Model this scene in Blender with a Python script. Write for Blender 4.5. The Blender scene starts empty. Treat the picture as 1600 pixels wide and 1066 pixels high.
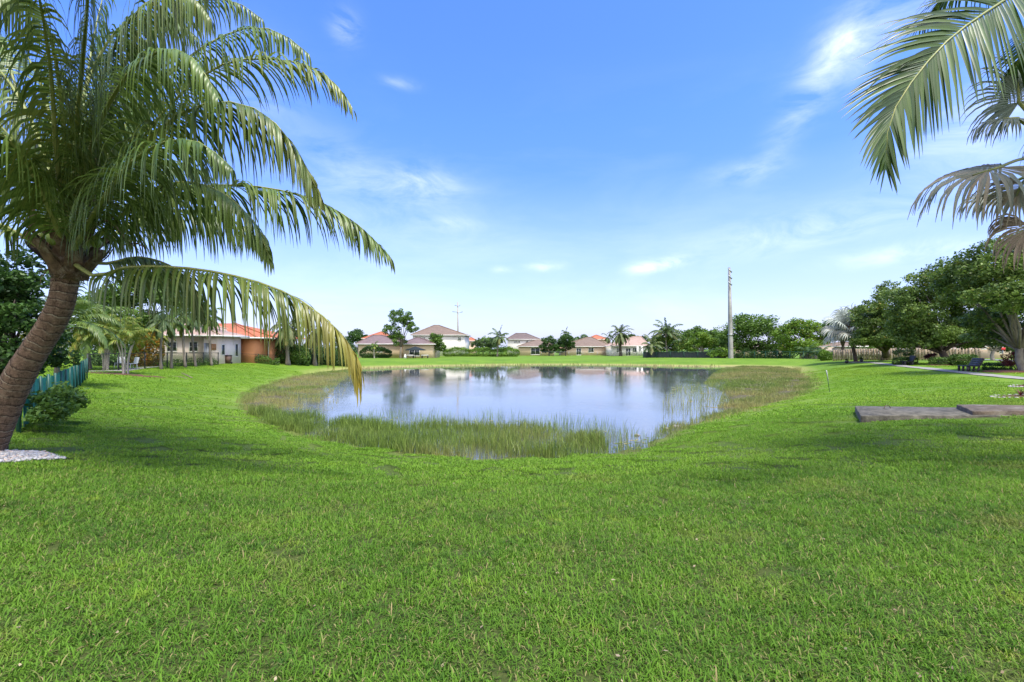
import bpy, math, random
import numpy as np
from mathutils import Vector, Matrix, Euler, noise as mnoise
R = math.radians
C = bpy.context.scene.collection
rng = np.random.default_rng(11)
random.seed(5)
K = 700.0; HX = 800.0; HY = 545.0; EYE = 1.6; WATER = -1.3

# ------------------------------------------------------------------ helpers
def W(px, py, d):
    return Vector(((px-HX)/K*d, d, EYE+(HY-py)/K*d))
def flat(px, py, z=WATER):
    d = (EYE-z)*K/(py-HY)
    return ((px-HX)/K*d, d)

SHORE_PX = [(570,576),(640,573.5),(700,572.3),(800,570.6),(900,570.3),(1000,571.3),(1100,573),(1170,573),(1225,575.5),
 (1246,583),(1257,593),(1258,606),(1235,621),(1190,633),(1145,645),(1100,656),(1062,668),(1040,679),(1000,699),(955,709),
 (900,713),(830,716),(740,716),(670,711),(600,703),(540,694),(480,680),(430,663),(398,648),(385,637),(388,624),(405,610),
 (432,599),(470,589),(510,582)]
def catmull(P, n, closed=False):
    P = [np.array(p, float) for p in P]; out = []
    m = len(P); segs = m if closed else m-1
    for i in range(segs):
        if closed: p0,p1,p2,p3 = P[(i-1)%m],P[i],P[(i+1)%m],P[(i+2)%m]
        else: p0,p1,p2,p3 = P[max(i-1,0)],P[i],P[i+1],P[min(i+2,m-1)]
        for k in range(n):
            t = k/n
            out.append(.5*((2*p1)+(-p0+p2)*t+(2*p0-5*p1+4*p2-p3)*t*t+(-p0+3*p1-3*p2+p3)*t**3))
    if not closed: out.append(P[-1])
    return np.array(out)
SHORE = catmull([flat(*p) for p in SHORE_PX], 4, True)
def inpoly(x, y, poly):
    x = np.asarray(x, float); y = np.asarray(y, float); inside = np.zeros(x.shape, bool)
    n = len(poly); j = n-1
    for i in range(n):
        xi, yi = poly[i]; xj, yj = poly[j]
        c = ((yi > y) != (yj > y)) & (x < (xj-xi)*(y-yi)/(yj-yi+1e-12)+xi)
        inside ^= c; j = i
    return inside
def sdist(x, y):
    x = np.asarray(x, float); y = np.asarray(y, float); best = np.full(x.shape, 1e9)
    n = len(SHORE)
    for i in range(n):
        a = SHORE[i]; b = SHORE[(i+1) % n]; ab = b-a; L = ab@ab
        t = np.clip(((x-a[0])*ab[0]+(y-a[1])*ab[1])/L, 0, 1)
        best = np.minimum(best, (x-a[0]-t*ab[0])**2+(y-a[1]-t*ab[1])**2)
    best = np.sqrt(best)
    rag = .10*np.sin(x*3.1+1.9*np.sin(y*2.3))+.08*np.sin(y*5.3+2.1*np.sin(x*4.1+1))+.04*np.sin(x*11+3*np.sin(y*9))
    return np.where(inpoly(x, y, SHORE), -best, best)+rag
MARSH_R = [flat(*p) for p in [(1150,574),(1250,572),(1268,600),(1250,625),(1190,638),(1150,648),(1126,640),(1140,622),(1128,608),(1138,598),(1118,590),(1132,582)]]
MARSH_L = [flat(*p) for p in [(380,645),(382,622),(428,597),(480,586),(545,578),(536,590),(512,598),(505,612),(470,622),(452,636),(420,642),(405,652)]]
def vn(x, y, s, seed=0.0):
    return (np.sin(x*s+1.7*np.sin(y*s*.7+seed)+seed)+np.sin(y*s*1.13+1.3*np.sin(x*s*.8+2*seed)))*.5
def Z(x, y, sd=None):
    x = np.asarray(x, float); y = np.asarray(y, float)
    if sd is None: sd = sdist(x, y)
    far = np.clip((y-55)/50, 0, 1); far = far*far*(3-2*far)
    top = -0.5*far
    B = 10.5+10*far
    u = np.clip(sd/B, 0, 1)
    up = WATER+(top-WATER)*(1-(1-u)**1.6)+vn(x, y, .35, 1.)*.03*np.clip(sd/6, 0, 1)+vn(x, y, 1.3, 2.)*.008*np.clip(sd, 0, 1)
    dn = WATER-.02-np.minimum(-sd*.09, 1.2)
    mz = WATER+.01+.05*vn(x, y, 1.1, 5.)+.035*vn(x, y, 2.9, 3.)
    dn = np.where(inpoly(x, y, MARSH_R), mz+.03, np.where(inpoly(x, y, MARSH_L), mz-.012, dn))
    return np.where(sd > 0, up, dn)
def zg(x, y): return float(Z(np.array([x]), np.array([y]))[0])
_D = np.arange(2, 190, .08)
def G(px, py):
    x = (px-HX)/K*_D; z = EYE-(py-HY)/K*_D
    hit = np.where(z < Z(x, _D))[0]
    d = _D[hit[0]] if len(hit) else 190.
    x = (px-HX)/K*d
    return Vector((x, d, zg(x, d)))
def GD(px, d):
    x = (px-HX)/K*d
    return Vector((x, d, zg(x, d)))

ORG = {}
def tag(o, label=None, cat=None, group=None, kind=None):
    if label: o['label'] = label
    if cat: o['category'] = cat
    if group: o['group'] = group
    if kind: o['kind'] = kind
    return o
def root(name, loc, label, cat, group=None):
    o = bpy.data.objects.new(name, None); C.objects.link(o); o.location = loc; o.empty_display_size = .2
    ORG[o.name] = np.array(loc, float)
    return tag(o, label, cat, group)
def build(name, V, F, mats, parent=None, tint=None, mi=None, smooth=False, attr=None, link=True, loc=None):
    """V (n,3) world coordinates; F list of faces or int array (m,k)."""
    V = np.asarray(V, np.float32).reshape(-1, 3)
    o_ = np.zeros(3)
    if parent is not None: o_ = ORG[parent.name]
    elif loc is not None: o_ = np.array(loc, float)
    V = V-o_.astype(np.float32)
    me = bpy.data.meshes.new(name)
    if isinstance(F, np.ndarray):
        sizes = np.full(len(F), F.shape[1], np.int32); flatF = F.astype(np.int32).ravel()
    else:
        sizes = np.fromiter((len(f) for f in F), np.int32, len(F)); flatF = np.fromiter((i for f in F for i in f), np.int32, int(sizes.sum()))
    me.vertices.add(len(V)); me.vertices.foreach_set('co', V.ravel())
    me.loops.add(len(flatF)); me.loops.foreach_set('vertex_index', flatF)
    st = np.zeros(len(sizes), np.int32); st[1:] = np.cumsum(sizes)[:-1]
    me.polygons.add(len(sizes)); me.polygons.foreach_set('loop_start', st); me.polygons.foreach_set('loop_total', sizes)
    if not isinstance(mats, (list, tuple)): mats = [mats]
    for m in mats: me.materials.append(m)
    if mi is not None: me.polygons.foreach_set('material_index', np.asarray(mi, np.int32))
    if smooth: me.polygons.foreach_set('use_smooth', np.ones(len(sizes), bool))
    me.update(calc_edges=True)
    if tint is not None:
        t = np.asarray(tint, np.float32).reshape(-1, 3)
        a = me.color_attributes.new('tint', 'FLOAT_COLOR', 'POINT')
        a.data.foreach_set('color', np.hstack([t, np.ones((len(t), 1), np.float32)]).ravel())
    if attr:
        for k, v in attr.items():
            a = me.attributes.new(k, 'FLOAT', 'POINT'); a.data.foreach_set('value', np.asarray(v, np.float32))
    o = bpy.data.objects.new(name, me)
    if link: C.objects.link(o)
    if parent is not None: o.parent = parent
    else: o.location = o_
    ORG[o.name] = o_
    return o
class MB:
    def __init__(s): s.v = []; s.f = []; s.t = []; s.m = []; s.mat = 0
    def add(s, vs, fs, t=(.5, 0, 0)):
        b = len(s.v); s.v += [tuple(v) for v in vs]; s.f += [tuple(i+b for i in f) for f in fs]
        s.t += [t]*len(vs); s.m += [s.mat]*len(fs)
    def box(s, lo, hi, M=None, t=(.5, 0, 0), taper=1.0):
        x0, y0, z0 = lo; x1, y1, z1 = hi; cx, cy = (x0+x1)/2, (y0+y1)/2
        q = lambda x, y: (cx+(x-cx)*taper, cy+(y-cy)*taper)
        vs = [(x0,y0,z0),(x1,y0,z0),(x1,y1,z0),(x0,y1,z0)]+[(*q(x,y),z1) for x, y in ((x0,y0),(x1,y0),(x1,y1),(x0,y1))]
        if M is not None: vs = [M@Vector(v) for v in vs]
        s.add(vs, [(3,2,1,0),(4,5,6,7),(0,1,5,4),(1,2,6,5),(2,3,7,6),(3,0,4,7)], t)
    def bevelbox(s, lo, hi, b, M=None, t=(.5,0,0)):
        x0,y0,z0 = lo; x1,y1,z1 = hi
        rings = []
        for z, i in ((z0,b),(z0+b,0),(z1-b,0),(z1,b)):
            c = b
            X0,X1,Y0,Y1 = x0+i,x1-i,y0+i,y1-i
            rings.append([(X0+c,Y0,z),(X1-c,Y0,z),(X1,Y0+c,z),(X1,Y1-c,z),(X1-c,Y1,z),(X0+c,Y1,z),(X0,Y1-c,z),(X0,Y0+c,z)])
        vs = [p for r in rings for p in r]
        if M is not None: vs = [M@Vector(v) for v in vs]
        fs = [tuple(reversed(range(8))), tuple(24+i for i in range(8))]
        for k in range(3):
            for i in range(8): j = (i+1) % 8; fs.append((k*8+i,k*8+j,(k+1)*8+j,(k+1)*8+i))
        s.add(vs, fs, t)
    def tube(s, pts, rad, n=8, t=(.5,0,0), cap=True, flat=1.0, jit=0.0):
        pts = [Vector(p) for p in pts]
        if not isinstance(rad, (list, tuple, np.ndarray)): rad = [rad]*len(pts)
        vs = []; N = None
        for i, p in enumerate(pts):
            T = (pts[min(i+1, len(pts)-1)]-pts[max(i-1, 0)]).normalized()
            if N is None:
                N = T.cross(Vector((0, 0, 1)));
                if N.length < .1: N = T.cross(Vector((0, 1, 0)))
                N.normalize()
            N = (N-T*N.dot(T)).normalized(); Bv = T.cross(N)
            for k in range(n):
                a = 2*math.pi*k/n; r = rad[i]*(1+(random.random()-.5)*jit)
                vs.append(p+N*math.cos(a)*r+Bv*math.sin(a)*r*flat)
        fs = []
        for i in range(len(pts)-1):
            for k in range(n):
                j = (k+1) % n; fs.append((i*n+k, i*n+j, (i+1)*n+j, (i+1)*n+k))
        if cap: fs += [tuple(reversed(range(n))), tuple((len(pts)-1)*n+k for k in range(n))]
        s.add(vs, fs, t)
    def strip(s, pts, wid, wd, fold=.25, t=(.5,0,0)):
        vs = []
        n = len(pts)
        for i, p in enumerate(pts):
            T = (pts[min(i+1, n-1)]-pts[max(i-1, 0)])
            if T.length < 1e-6: T = Vector((0, 0, -1))
            T.normalize(); w = wd[i] if isinstance(wd, list) else wd
            w = w-T*w.dot(T)
            if w.length < 1e-4: w = Vector((1, 0, 0))
            w.normalize(); N = T.cross(w); h = wid[i]/2
            vs += [p-w*h+N*fold*h, p, p+w*h+N*fold*h]
        fs = []
        for i in range(n-1):
            a = i*3; fs += [(a, a+1, a+4, a+3), (a+1, a+2, a+5, a+4)]
        s.add(vs, fs, t)
    def build(s, name, mats, parent=None, smooth=False, loc=None):
        if loc is None and parent is None and s.v:
            a = np.array(s.v); loc = (a[:, 0].mean(), a[:, 1].mean(), a[:, 2].min())
        return build(name, np.array(s.v), s.f, mats, parent, s.t, s.m, smooth, loc=loc)

# ------------------------------------------------------------------ materials
def new_mat(name):
    m = bpy.data.materials.new(name); m.use_nodes = True; nt = m.node_tree; nt.nodes.clear()
    return m, nt, nt.nodes, nt.links
def nd(nt, t, **kw):
    n = nt.nodes.new(t)
    for k, v in kw.items():
        if k.startswith('i_'): n.inputs[k[2:].replace('_', ' ')].default_value = v
        elif k.startswith('n_'): n.inputs[int(k[2:])].default_value = v
        else: setattr(n, k, v)
    return n
def rgba(c): return (c[0], c[1], c[2], 1)
def mixc(nt, fac, a, b, blend='MIX'):
    n = nt.nodes.new('ShaderNodeMix'); n.data_type = 'RGBA'; n.blend_type = blend; n.clamp_factor = True
    for idx, v in ((0, fac), (6, a), (7, b)):
        if isinstance(v, (int, float)): n.inputs[idx].default_value = v
        elif isinstance(v, (tuple, list)): n.inputs[idx].default_value = rgba(v)
        else: nt.links.new(v, n.inputs[idx])
    return n.outputs[2]
def math_(nt, op, a, b=None, c=None, clamp=False):
    n = nt.nodes.new('ShaderNodeMath'); n.operation = op; n.use_clamp = clamp
    for i, v in enumerate((a, b, c)):
        if v is None: continue
        if isinstance(v, (int, float)): n.inputs[i].default_value = v
        else: nt.links.new(v, n.inputs[i])
    return n.outputs[0]
def noise_(nt, co, scale, detail=4, rough=.55, dist=0.):
    n = nd(nt, 'ShaderNodeTexNoise', i_Scale=scale, i_Detail=detail, i_Roughness=rough, i_Distortion=dist)
    if co is not None: nt.links.new(co, n.inputs['Vector'])
    return n.outputs['Fac']
def ramp_(nt, fac, lo, hi, a=0., b=1.):
    n = nd(nt, 'ShaderNodeMapRange'); n.clamp = True
    n.inputs[1].default_value = lo; n.inputs[2].default_value = hi; n.inputs[3].default_value = a; n.inputs[4].default_value = b
    nt.links.new(fac, n.inputs[0]); return n.outputs[0]
def pos_(nt, scale=None):
    g = nt.nodes.new('ShaderNodeNewGeometry').outputs['Position']
    if scale is None: return g
    m = nd(nt, 'ShaderNodeMapping'); m.inputs['Scale'].default_value = scale; nt.links.new(g, m.inputs[0]); return m.outputs[0]
def surf(nt, col, rough=.6, bump=None, bs=.3, bd=.02, spec=.4, transl=None, metal=0.):
    p = nd(nt, 'ShaderNodeBsdfPrincipled'); p.inputs['Roughness'].default_value = rough if isinstance(rough, float) else .5
    p.inputs['Specular IOR Level'].default_value = spec; p.inputs['Metallic'].default_value = metal
    if isinstance(col, tuple): p.inputs['Base Color'].default_value = rgba(col)
    else: nt.links.new(col, p.inputs['Base Color'])
    if bump is not None:
        b = nd(nt, 'ShaderNodeBump', i_Strength=bs, i_Distance=bd); nt.links.new(bump, b.inputs['Height']); nt.links.new(b.outputs[0], p.inputs['Normal'])
    out = nd(nt, 'ShaderNodeOutputMaterial'); sh = p.outputs[0]
    if transl:
        t = nd(nt, 'ShaderNodeBsdfTranslucent')
        if isinstance(col, tuple): t.inputs[0].default_value = rgba(col)
        else: nt.links.new(mixc(nt, .5, col, (.35, .5, .02), 'MIX') if transl > .3 else col, t.inputs[0])
        mx = nd(nt, 'ShaderNodeMixShader'); mx.inputs[0].default_value = transl
        nt.links.new(sh, mx.inputs[1]); nt.links.new(t.outputs[0], mx.inputs[2]); sh = mx.outputs[0]
    nt.links.new(sh, out.inputs[0])
    return p
def nmat(name, c1, c2, scale=3., rough=.7, bump=.3, bd=.02, c3=None, s3=.5, spec=.3, stretch=None, metal=0.):
    m, nt, N, L = new_mat(name)
    co = pos_(nt, stretch) if stretch else pos_(nt)
    f = noise_(nt, co, scale, 6, .65)
    col = mixc(nt, ramp_(nt, f, .3, .7), c1, c2)
    if c3: col = mixc(nt, ramp_(nt, noise_(nt, pos_(nt), s3, 5, .7), .5, .7), col, c3)
    surf(nt, col, rough, f, bump, bd, spec, metal=metal)
    return m
def leafmat(name, dark, light, yel=(.25, .22, .03), rough=.5, transl=.3, spec=.35):
    m, nt, N, L = new_mat(name)
    a = nd(nt, 'ShaderNodeAttribute', attribute_name='tint'); s = nd(nt, 'ShaderNodeSeparateColor'); L.new(a.outputs['Color'], s.inputs[0])
    col = mixc(nt, s.outputs[0], dark, light); col = mixc(nt, s.outputs[1], col, yel)
    surf(nt, col, rough, None, spec=spec, transl=transl)
    return m

M_bark = nmat('bark_grey', (.10,.085,.065), (.22,.19,.15), 6, .9, .6, .03, stretch=(1,1,.25))
M_barkd = nmat('bark_dark', (.035,.027,.022), (.09,.07,.055), 6, .9, .6, .03, stretch=(1,1,.25))
M_barkp = nmat('bark_pale', (.25,.22,.18), (.42,.38,.32), 5, .85, .4, .02, stretch=(1,1,.3))
M_leaf = leafmat('leaf_mid', (.04,.09,.016), (.15,.26,.036))
M_leafd = leafmat('leaf_dark', (.018,.052,.012), (.08,.16,.028))
M_leafo = leafmat('leaf_oak', (.040,.085,.018), (.19,.28,.05))
M_leafb = leafmat('leaf_bright', (.07,.15,.015), (.22,.36,.04))
M_leafy = leafmat('leaf_croton', (.10,.12,.012), (.38,.26,.02), (.40,.12,.01))
M_leafr = leafmat('leaf_red', (.05,.012,.015), (.16,.03,.03), (.09,.05,.02))
M_areca = leafmat('leaf_areca', (.04,.10,.015), (.15,.26,.035), (.45,.32,.04))
M_palm = leafmat('palm_leaf', (.028,.068,.013), (.15,.235,.045), (.40,.30,.045), rough=.40, transl=.25, spec=.42)
M_palmfar = leafmat('palm_leaf_dusty', (.03,.07,.02), (.11,.17,.05), (.30,.24,.08), transl=.2)
M_silver = leafmat('silver_leaf', (.085,.125,.09), (.25,.30,.235), (.34,.27,.17), rough=.5, transl=.15)
M_silverb = leafmat('silver_leaf_pale', (.20,.25,.22), (.44,.50,.46), (.34,.27,.17), rough=.5, transl=.15)
M_dead = leafmat('dead_leaf', (.14,.10,.065), (.34,.27,.20), (.4,.3,.2), transl=.1)
M_reed = leafmat('reed_blade', (.055,.10,.02), (.23,.33,.055), (.44,.355,.15), transl=.3)
M_midrib = nmat('palm_midrib', (.16,.20,.05), (.28,.28,.09), 8, .45, .1)
M_boot = nmat('palm_leaf_base', (.035,.021,.012), (.17,.11,.06), 11, .9, 1., .03, c3=(.24,.20,.14), s3=6, stretch=(1,1,.5))
M_concrete = nmat('weathered_concrete', (.04,.037,.028), (.175,.16,.12), 5.5, .95, 1., .02, c3=(.028,.026,.019), s3=1.9)
M_wood = nmat('fence_wood', (.24,.17,.12), (.46,.36,.27), 2.2, .85, .3, .01, c3=(.16,.14,.12), s3=.6)
M_dark = nmat('dark_plastic', (.018,.016,.02), (.035,.03,.038), 8, .45, .1)
M_metal = nmat('galvanised_steel', (.25,.26,.26), (.38,.39,.39), 8, .4, .1, metal=.6)
M_fencegreen = nmat('fence_green_steel', (.015,.06,.045), (.03,.10,.07), 8, .45, .1)
M_fenceblack = nmat('fence_black_steel', (.015,.018,.018), (.03,.034,.034), 8, .5, .1)
M_glass = nmat('window_glass', (.015,.02,.025), (.04,.05,.06), 1.5, .08, 0., spec=.8)
M_white = nmat('white_trim', (.62,.60,.57), (.74,.72,.68), 2, .6, .1)
M_path = nmat('path_concrete', (.20,.195,.17), (.29,.275,.245), 1.6, .9, .2)
M_mulch = nmat('bark_mulch', (.05,.022,.014), (.15,.07,.045), 14, .95, 1., .04)
def stucco(name, c):
    return nmat(name, tuple(x*.9 for x in c), c, 1.2, .9, .15, .01, c3=tuple(x*.82 for x in c), s3=.35)
def roofmat(name, c1, c2, c3):
    m, nt, N, L = new_mat(name)
    f = noise_(nt, pos_(nt), 1.1, 5, .7); g = noise_(nt, pos_(nt), 7., 2, .5)
    col = mixc(nt, ramp_(nt, f, .35, .65), c1, c2); col = mixc(nt, ramp_(nt, g, .45, .75), col, c3)
    co = pos_(nt); w1 = nd(nt, 'ShaderNodeTexWave', i_Scale=.55); w1.bands_direction = 'Z'; L.new(co, w1.inputs[0])
    w2 = nd(nt, 'ShaderNodeTexWave', i_Scale=1.1); w2.bands_direction = 'X'; L.new(co, w2.inputs[0])
    h = math_(nt, 'ADD', w1.outputs['Fac'], w2.outputs['Fac'])
    surf(nt, col, .8, h, .8, .06, .25)
    return m
# ------------------------------------------------------------------ world, sun, camera
SUN_EL, SUN_AZ = R(66), R(145)      # azimuth clockwise from +Y: behind the camera, to its right
world = bpy.data.worlds.new('World'); bpy.context.scene.world = world; world.use_nodes = True
nt = world.node_tree; nt.nodes.clear()
sky = nd(nt, 'ShaderNodeTexSky'); sky.sky_type = 'NISHITA'; sky.sun_disc = False
sky.sun_elevation = SUN_EL; sky.sun_rotation = SUN_AZ; sky.air_density = 1.25; sky.dust_density = 1.2; sky.ozone_density = 3.0
tc = nd(nt, 'ShaderNodeTexCoord').outputs['Generated']
hs = nd(nt, 'ShaderNodeHueSaturation'); hs.inputs['Saturation'].default_value = 1.12; hs.inputs['Value'].default_value = 1.0
nt.links.new(sky.outputs[0], hs.inputs['Color'])
upz = nd(nt, 'ShaderNodeSeparateXYZ'); nt.links.new(tc, upz.inputs[0])
lowtint = mixc(nt, ramp_(nt, upz.outputs[2], 0., .45), (.64, .65, 1.03), (.62, .80, 1.38))
skycol = mixc(nt, 1.0, hs.outputs[0], lowtint, 'MULTIPLY')
def vdot(v, c):
    n = nt.nodes.new('ShaderNodeVectorMath'); n.operation = 'DOT_PRODUCT'; nt.links.new(v, n.inputs[0]); n.inputs[1].default_value = c
    return n.outputs['Value']
mp = nd(nt, 'ShaderNodeMapping'); mp.inputs['Scale'].default_value = (1, 1, 2.6); nt.links.new(tc, mp.inputs[0])
wn = noise_(nt, mp.outputs[0], 7., 8, .62, .6)
wsoft = ramp_(nt, wn, .36, .68)
mp2 = nd(nt, 'ShaderNodeMapping'); mp2.inputs['Scale'].default_value = (1, 1, 3.5); nt.links.new(tc, mp2.inputs[0])
veil = ramp_(nt, noise_(nt, mp2.outputs[0], 2.2, 6, .6, .4), .48, .8, 0, .16)
up = nd(nt, 'ShaderNodeSeparateXYZ'); nt.links.new(tc, up.inputs[0])
total = math_(nt, 'MULTIPLY', veil, ramp_(nt, up.outputs[2], .55, .1))
CLOUDS = [(665,285,58,24,0,.4),(1038,413,32,9,8,.75),(1410,396,80,15,2,.6),(1400,32,120,42,18,.26),(1270,140,95,26,55,.40),
 (545,265,80,38,-25,.18),(540,42,20,22,0,.5),(850,416,26,7,0,.55),(782,421,16,5,0,.4),(1270,358,150,28,4,.45),(1165,270,50,16,0,.3),
 (620,330,150,55,-8,.15),(625,130,26,8,0,.35),(1560,180,120,70,20,.4),(1000,420,22,8,0,.35),(1330,70,40,50,0,.3),(350,120,90,70,0,.3),(700,350,40,10,0,.3)]
for px, py, a, b, rot, s in CLOUDS:
    c = Vector(((px-HX)/K, 1, (HY-py)/K)); sc = c.length; c.normalize()
    r_ = c.cross(Vector((0, 0, 1))).normalized(); u_ = r_.cross(c)
    cr, sr = math.cos(R(rot)), math.sin(R(rot))
    A = r_*cr+u_*sr; Bv = u_*cr-r_*sr
    u = math_(nt, 'MULTIPLY', vdot(tc, A), K*sc/a); v = math_(nt, 'MULTIPLY', vdot(tc, Bv), K*sc/b)
    q = math_(nt, 'ADD', math_(nt, 'MULTIPLY', u, u), math_(nt, 'MULTIPLY', v, v))
    q = math_(nt, 'ADD', q, ramp_(nt, vdot(tc, c), 0, .3, 50, 0))
    q = math_(nt, 'POWER', 2.718, math_(nt, 'MULTIPLY', q, -1.0))
    total = math_(nt, 'ADD', total, math_(nt, 'MULTIPLY', math_(nt, 'MULTIPLY', q, wsoft), s*.85))
total = math_(nt, 'MINIMUM', total, .55)
skycol = mixc(nt, ramp_(nt, upz.outputs[2], .36, .0, 0, .42), skycol, (4.4, 5.0, 7.1))
final = mixc(nt, total, skycol, (6.6, 6.9, 7.3))
back = math_(nt, 'MULTIPLY', ramp_(nt, upz.outputs[1], .05, -.45), ramp_(nt, noise_(nt, mp2.outputs[0], 1.7, 6, .6, .3), .32, .6, .25, .9))  # white cloud added behind the camera, out of view, as neutral fill light
final = mixc(nt, back, final, (9.0, 8.8, 8.4))
SKY_STRENGTH = .15
bg = nd(nt, 'ShaderNodeBackground', i_Strength=SKY_STRENGTH); nt.links.new(final, bg.inputs[0])
nt.links.new(bg.outputs[0], nd(nt, 'ShaderNodeOutputWorld').inputs[0])

sd_ = bpy.data.lights.new('sun', 'SUN'); sd_.energy = 3.6; sd_.angle = R(13); sd_.color = (1, .95, .86)
so = bpy.data.objects.new('sun', sd_); C.objects.link(so)
sdir = Vector((math.sin(SUN_AZ)*math.cos(SUN_EL), math.cos(SUN_AZ)*math.cos(SUN_EL), math.sin(SUN_EL)))
so.rotation_euler = sdir.to_track_quat('Z', 'Y').to_euler(); so.location = (10, -20, 30)

cd = bpy.data.cameras.new('camera'); cam = bpy.data.objects.new('camera', cd); C.objects.link(cam)
cd.sensor_width = 36; cd.lens = 36*K/1600; cd.shift_y = (HY-533)/1600; cd.clip_end = 3000; cd.clip_start = .05
cam.location = (0, 0, EYE); cam.rotation_euler = (R(90), 0, 0)
bpy.context.scene.camera = cam
vs = bpy.context.scene.view_settings; vs.view_transform = 'Standard'; vs.look = 'None'; vs.exposure = 0.82; vs.gamma = 1
bpy.context.scene.cycles.use_denoising = True
bpy.context.scene.cycles.max_bounces = 6; bpy.context.scene.cycles.transparent_max_bounces = 8
bpy.context.scene.cycles.sample_clamp_indirect = 6

# ------------------------------------------------------------------ ground
na, rr = 720, [0.4]
while rr[-1] < 1500: rr.append(rr[-1]*(1.022 if rr[-1] < 200 else 1.12)+.02)
rr = np.array(rr); ang = np.linspace(0, 2*math.pi, na, endpoint=False)
X = (rr[:, None]*np.sin(ang)).ravel(); Y = (rr[:, None]*np.cos(ang)).ravel()
SD = sdist(X, Y); ZZ = Z(X, Y, SD)
nr = len(rr)
ii = np.arange((nr-1)*na); i0 = ii//na; k0 = ii % na; k1 = (k0+1) % na
F = np.stack([i0*na+k0, (i0+1)*na+k0, (i0+1)*na+k1, i0*na+k1], 1)
F = [tuple(f) for f in F.tolist()]+[tuple(range(na))]
m, nt, N, L = new_mat('lawn_ground')
at = nd(nt, 'ShaderNodeAttribute', attribute_name='shore').outputs['Fac']
p0 = pos_(nt)
n1 = noise_(nt, p0, .22, 4, .6); n2 = noise_(nt, p0, 2.3, 5, .7); n3 = noise_(nt, p0, 28., 4, .7); n4 = noise_(nt, p0, .9, 3, .6)
gcol = mixc(nt, ramp_(nt, n1, .35, .65), (.085,.165,.012), (.135,.225,.018))
gcol = mixc(nt, ramp_(nt, n2, .45, .75, 0, .5), gcol, (.20,.31,.035))
gcol = mixc(nt, ramp_(nt, n3, .4, .75, 0, .5), gcol, (.06,.14,.012))
gcol = mixc(nt, ramp_(nt, n4, .62, .8, 0, .35), gcol, (.24,.23,.06))
sx = nd(nt, 'ShaderNodeSeparateXYZ'); L.new(p0, sx.inputs[0])
thatch = mixc(nt, ramp_(nt, n3, .3, .7), (.014,.026,.007), (.075,.075,.025))
gcol = mixc(nt, ramp_(nt, sx.outputs[1], 5., 24., .85, 0.), gcol, thatch)
farf = ramp_(nt, sx.outputs[1], 45, 62)
edge = math_(nt, 'ADD', at, math_(nt, 'MULTIPLY', n2, 1.2))
dryw = math_(nt, 'MULTIPLY', ramp_(nt, edge, 3.2, .8), math_(nt, 'ADD', math_(nt, 'MULTIPLY', farf, .8), .10))
gcol = mixc(nt, dryw, gcol, (.36,.31,.12))
gcol = mixc(nt, ramp_(nt, edge, 1.0, .45), gcol, (.095,.085,.045))
b1 = math_(nt, 'ADD', n3, math_(nt, 'MULTIPLY', n2, .8))
surf(nt, gcol, .9, b1, .5, .05, .15)
M_ground = m
g = build('ground', np.stack([X, Y, ZZ], 1), F, m, smooth=True, attr={'shore': SD}); g['kind'] = 'structure'

# water
m, nt, N, L = new_mat('pond_water')
p = nd(nt, 'ShaderNodeBsdfPrincipled'); p.inputs['Base Color'].default_value = (.085,.095,.095,1); p.inputs['Roughness'].default_value = .015
p.inputs['IOR'].default_value = 2.25; p.inputs['Specular IOR Level'].default_value = .5
wa = noise_(nt, pos_(nt, (1, 1.0, 1)), 2.6, 3, .6); wb = noise_(nt, pos_(nt, (.5, 1.3, 1)), 9., 3, .6); wc = noise_(nt, pos_(nt, (.6, 1, 1)), .12, 2, .5)
h = math_(nt, 'ADD', wa, math_(nt, 'MULTIPLY', wb, .35))
sx = nd(nt, 'ShaderNodeSeparateXYZ'); L.new(pos_(nt), sx.inputs[0])
amp = math_(nt, 'MULTIPLY', ramp_(nt, wc, .35, .62, .25, 1.), ramp_(nt, sx.outputs[1], 60, 28, .14, 1.))
bmp = nd(nt, 'ShaderNodeBump', i_Distance=.012); L.new(amp, bmp.inputs['Strength']); L.new(h, bmp.inputs['Height']); L.new(bmp.outputs[0], p.inputs['Normal'])
L.new(p.outputs[0], nd(nt, 'ShaderNodeOutputMaterial').inputs[0])
lo = SHORE.min(0)-3; hi = SHORE.max(0)+3
w = build('water', [(lo[0],lo[1],WATER),(hi[0],lo[1],WATER),(hi[0],hi[1],WATER),(lo[0],hi[1],WATER)], [(0,1,2,3)], m); w['kind'] = 'structure'

# ------------------------------------------------------------------ grass blades
m, nt, N, L = new_mat('grass_blade')
a = nd(nt, 'ShaderNodeAttribute', attribute_name='tint'); s = nd(nt, 'ShaderNodeSeparateColor'); L.new(a.outputs['Color'], s.inputs[0])
p0 = pos_(nt)
c = mixc(nt, s.outputs[0], (.042,.108,.010), (.122,.255,.024))
c = mixc(nt, ramp_(nt, noise_(nt, p0, .28, 3, .6), .36, .62, 0, .55), c, (.150,.285,.028))
c = mixc(nt, ramp_(nt, noise_(nt, p0, 1.4, 4, .6), .52, .72, 0, .4), c, (.04,.11,.02))
c = mixc(nt, ramp_(nt, noise_(nt, p0, .75, 5, .65), .55, .72, 0, .7), c, (.24,.24,.06))
c = mixc(nt, ramp_(nt, noise_(nt, p0, 4.5, 3, .6), .54, .68, 0, .6), c, (.028,.08,.016))
c = mixc(nt, ramp_(nt, noise_(nt, p0, 2.2, 4, .6), .60, .70, 0, .8), c, (.21,.30,.03))
c = mixc(nt, s.outputs[2], c, mixc(nt, ramp_(nt, noise_(nt, p0, .11, 3, .5), .4, .62), (.16,.30,.026), (.26,.38,.032))); sh_ = nd(nt, 'ShaderNodeAttribute', attribute_name='shore', attribute_type='INSTANCER').outputs['Fac']
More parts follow.
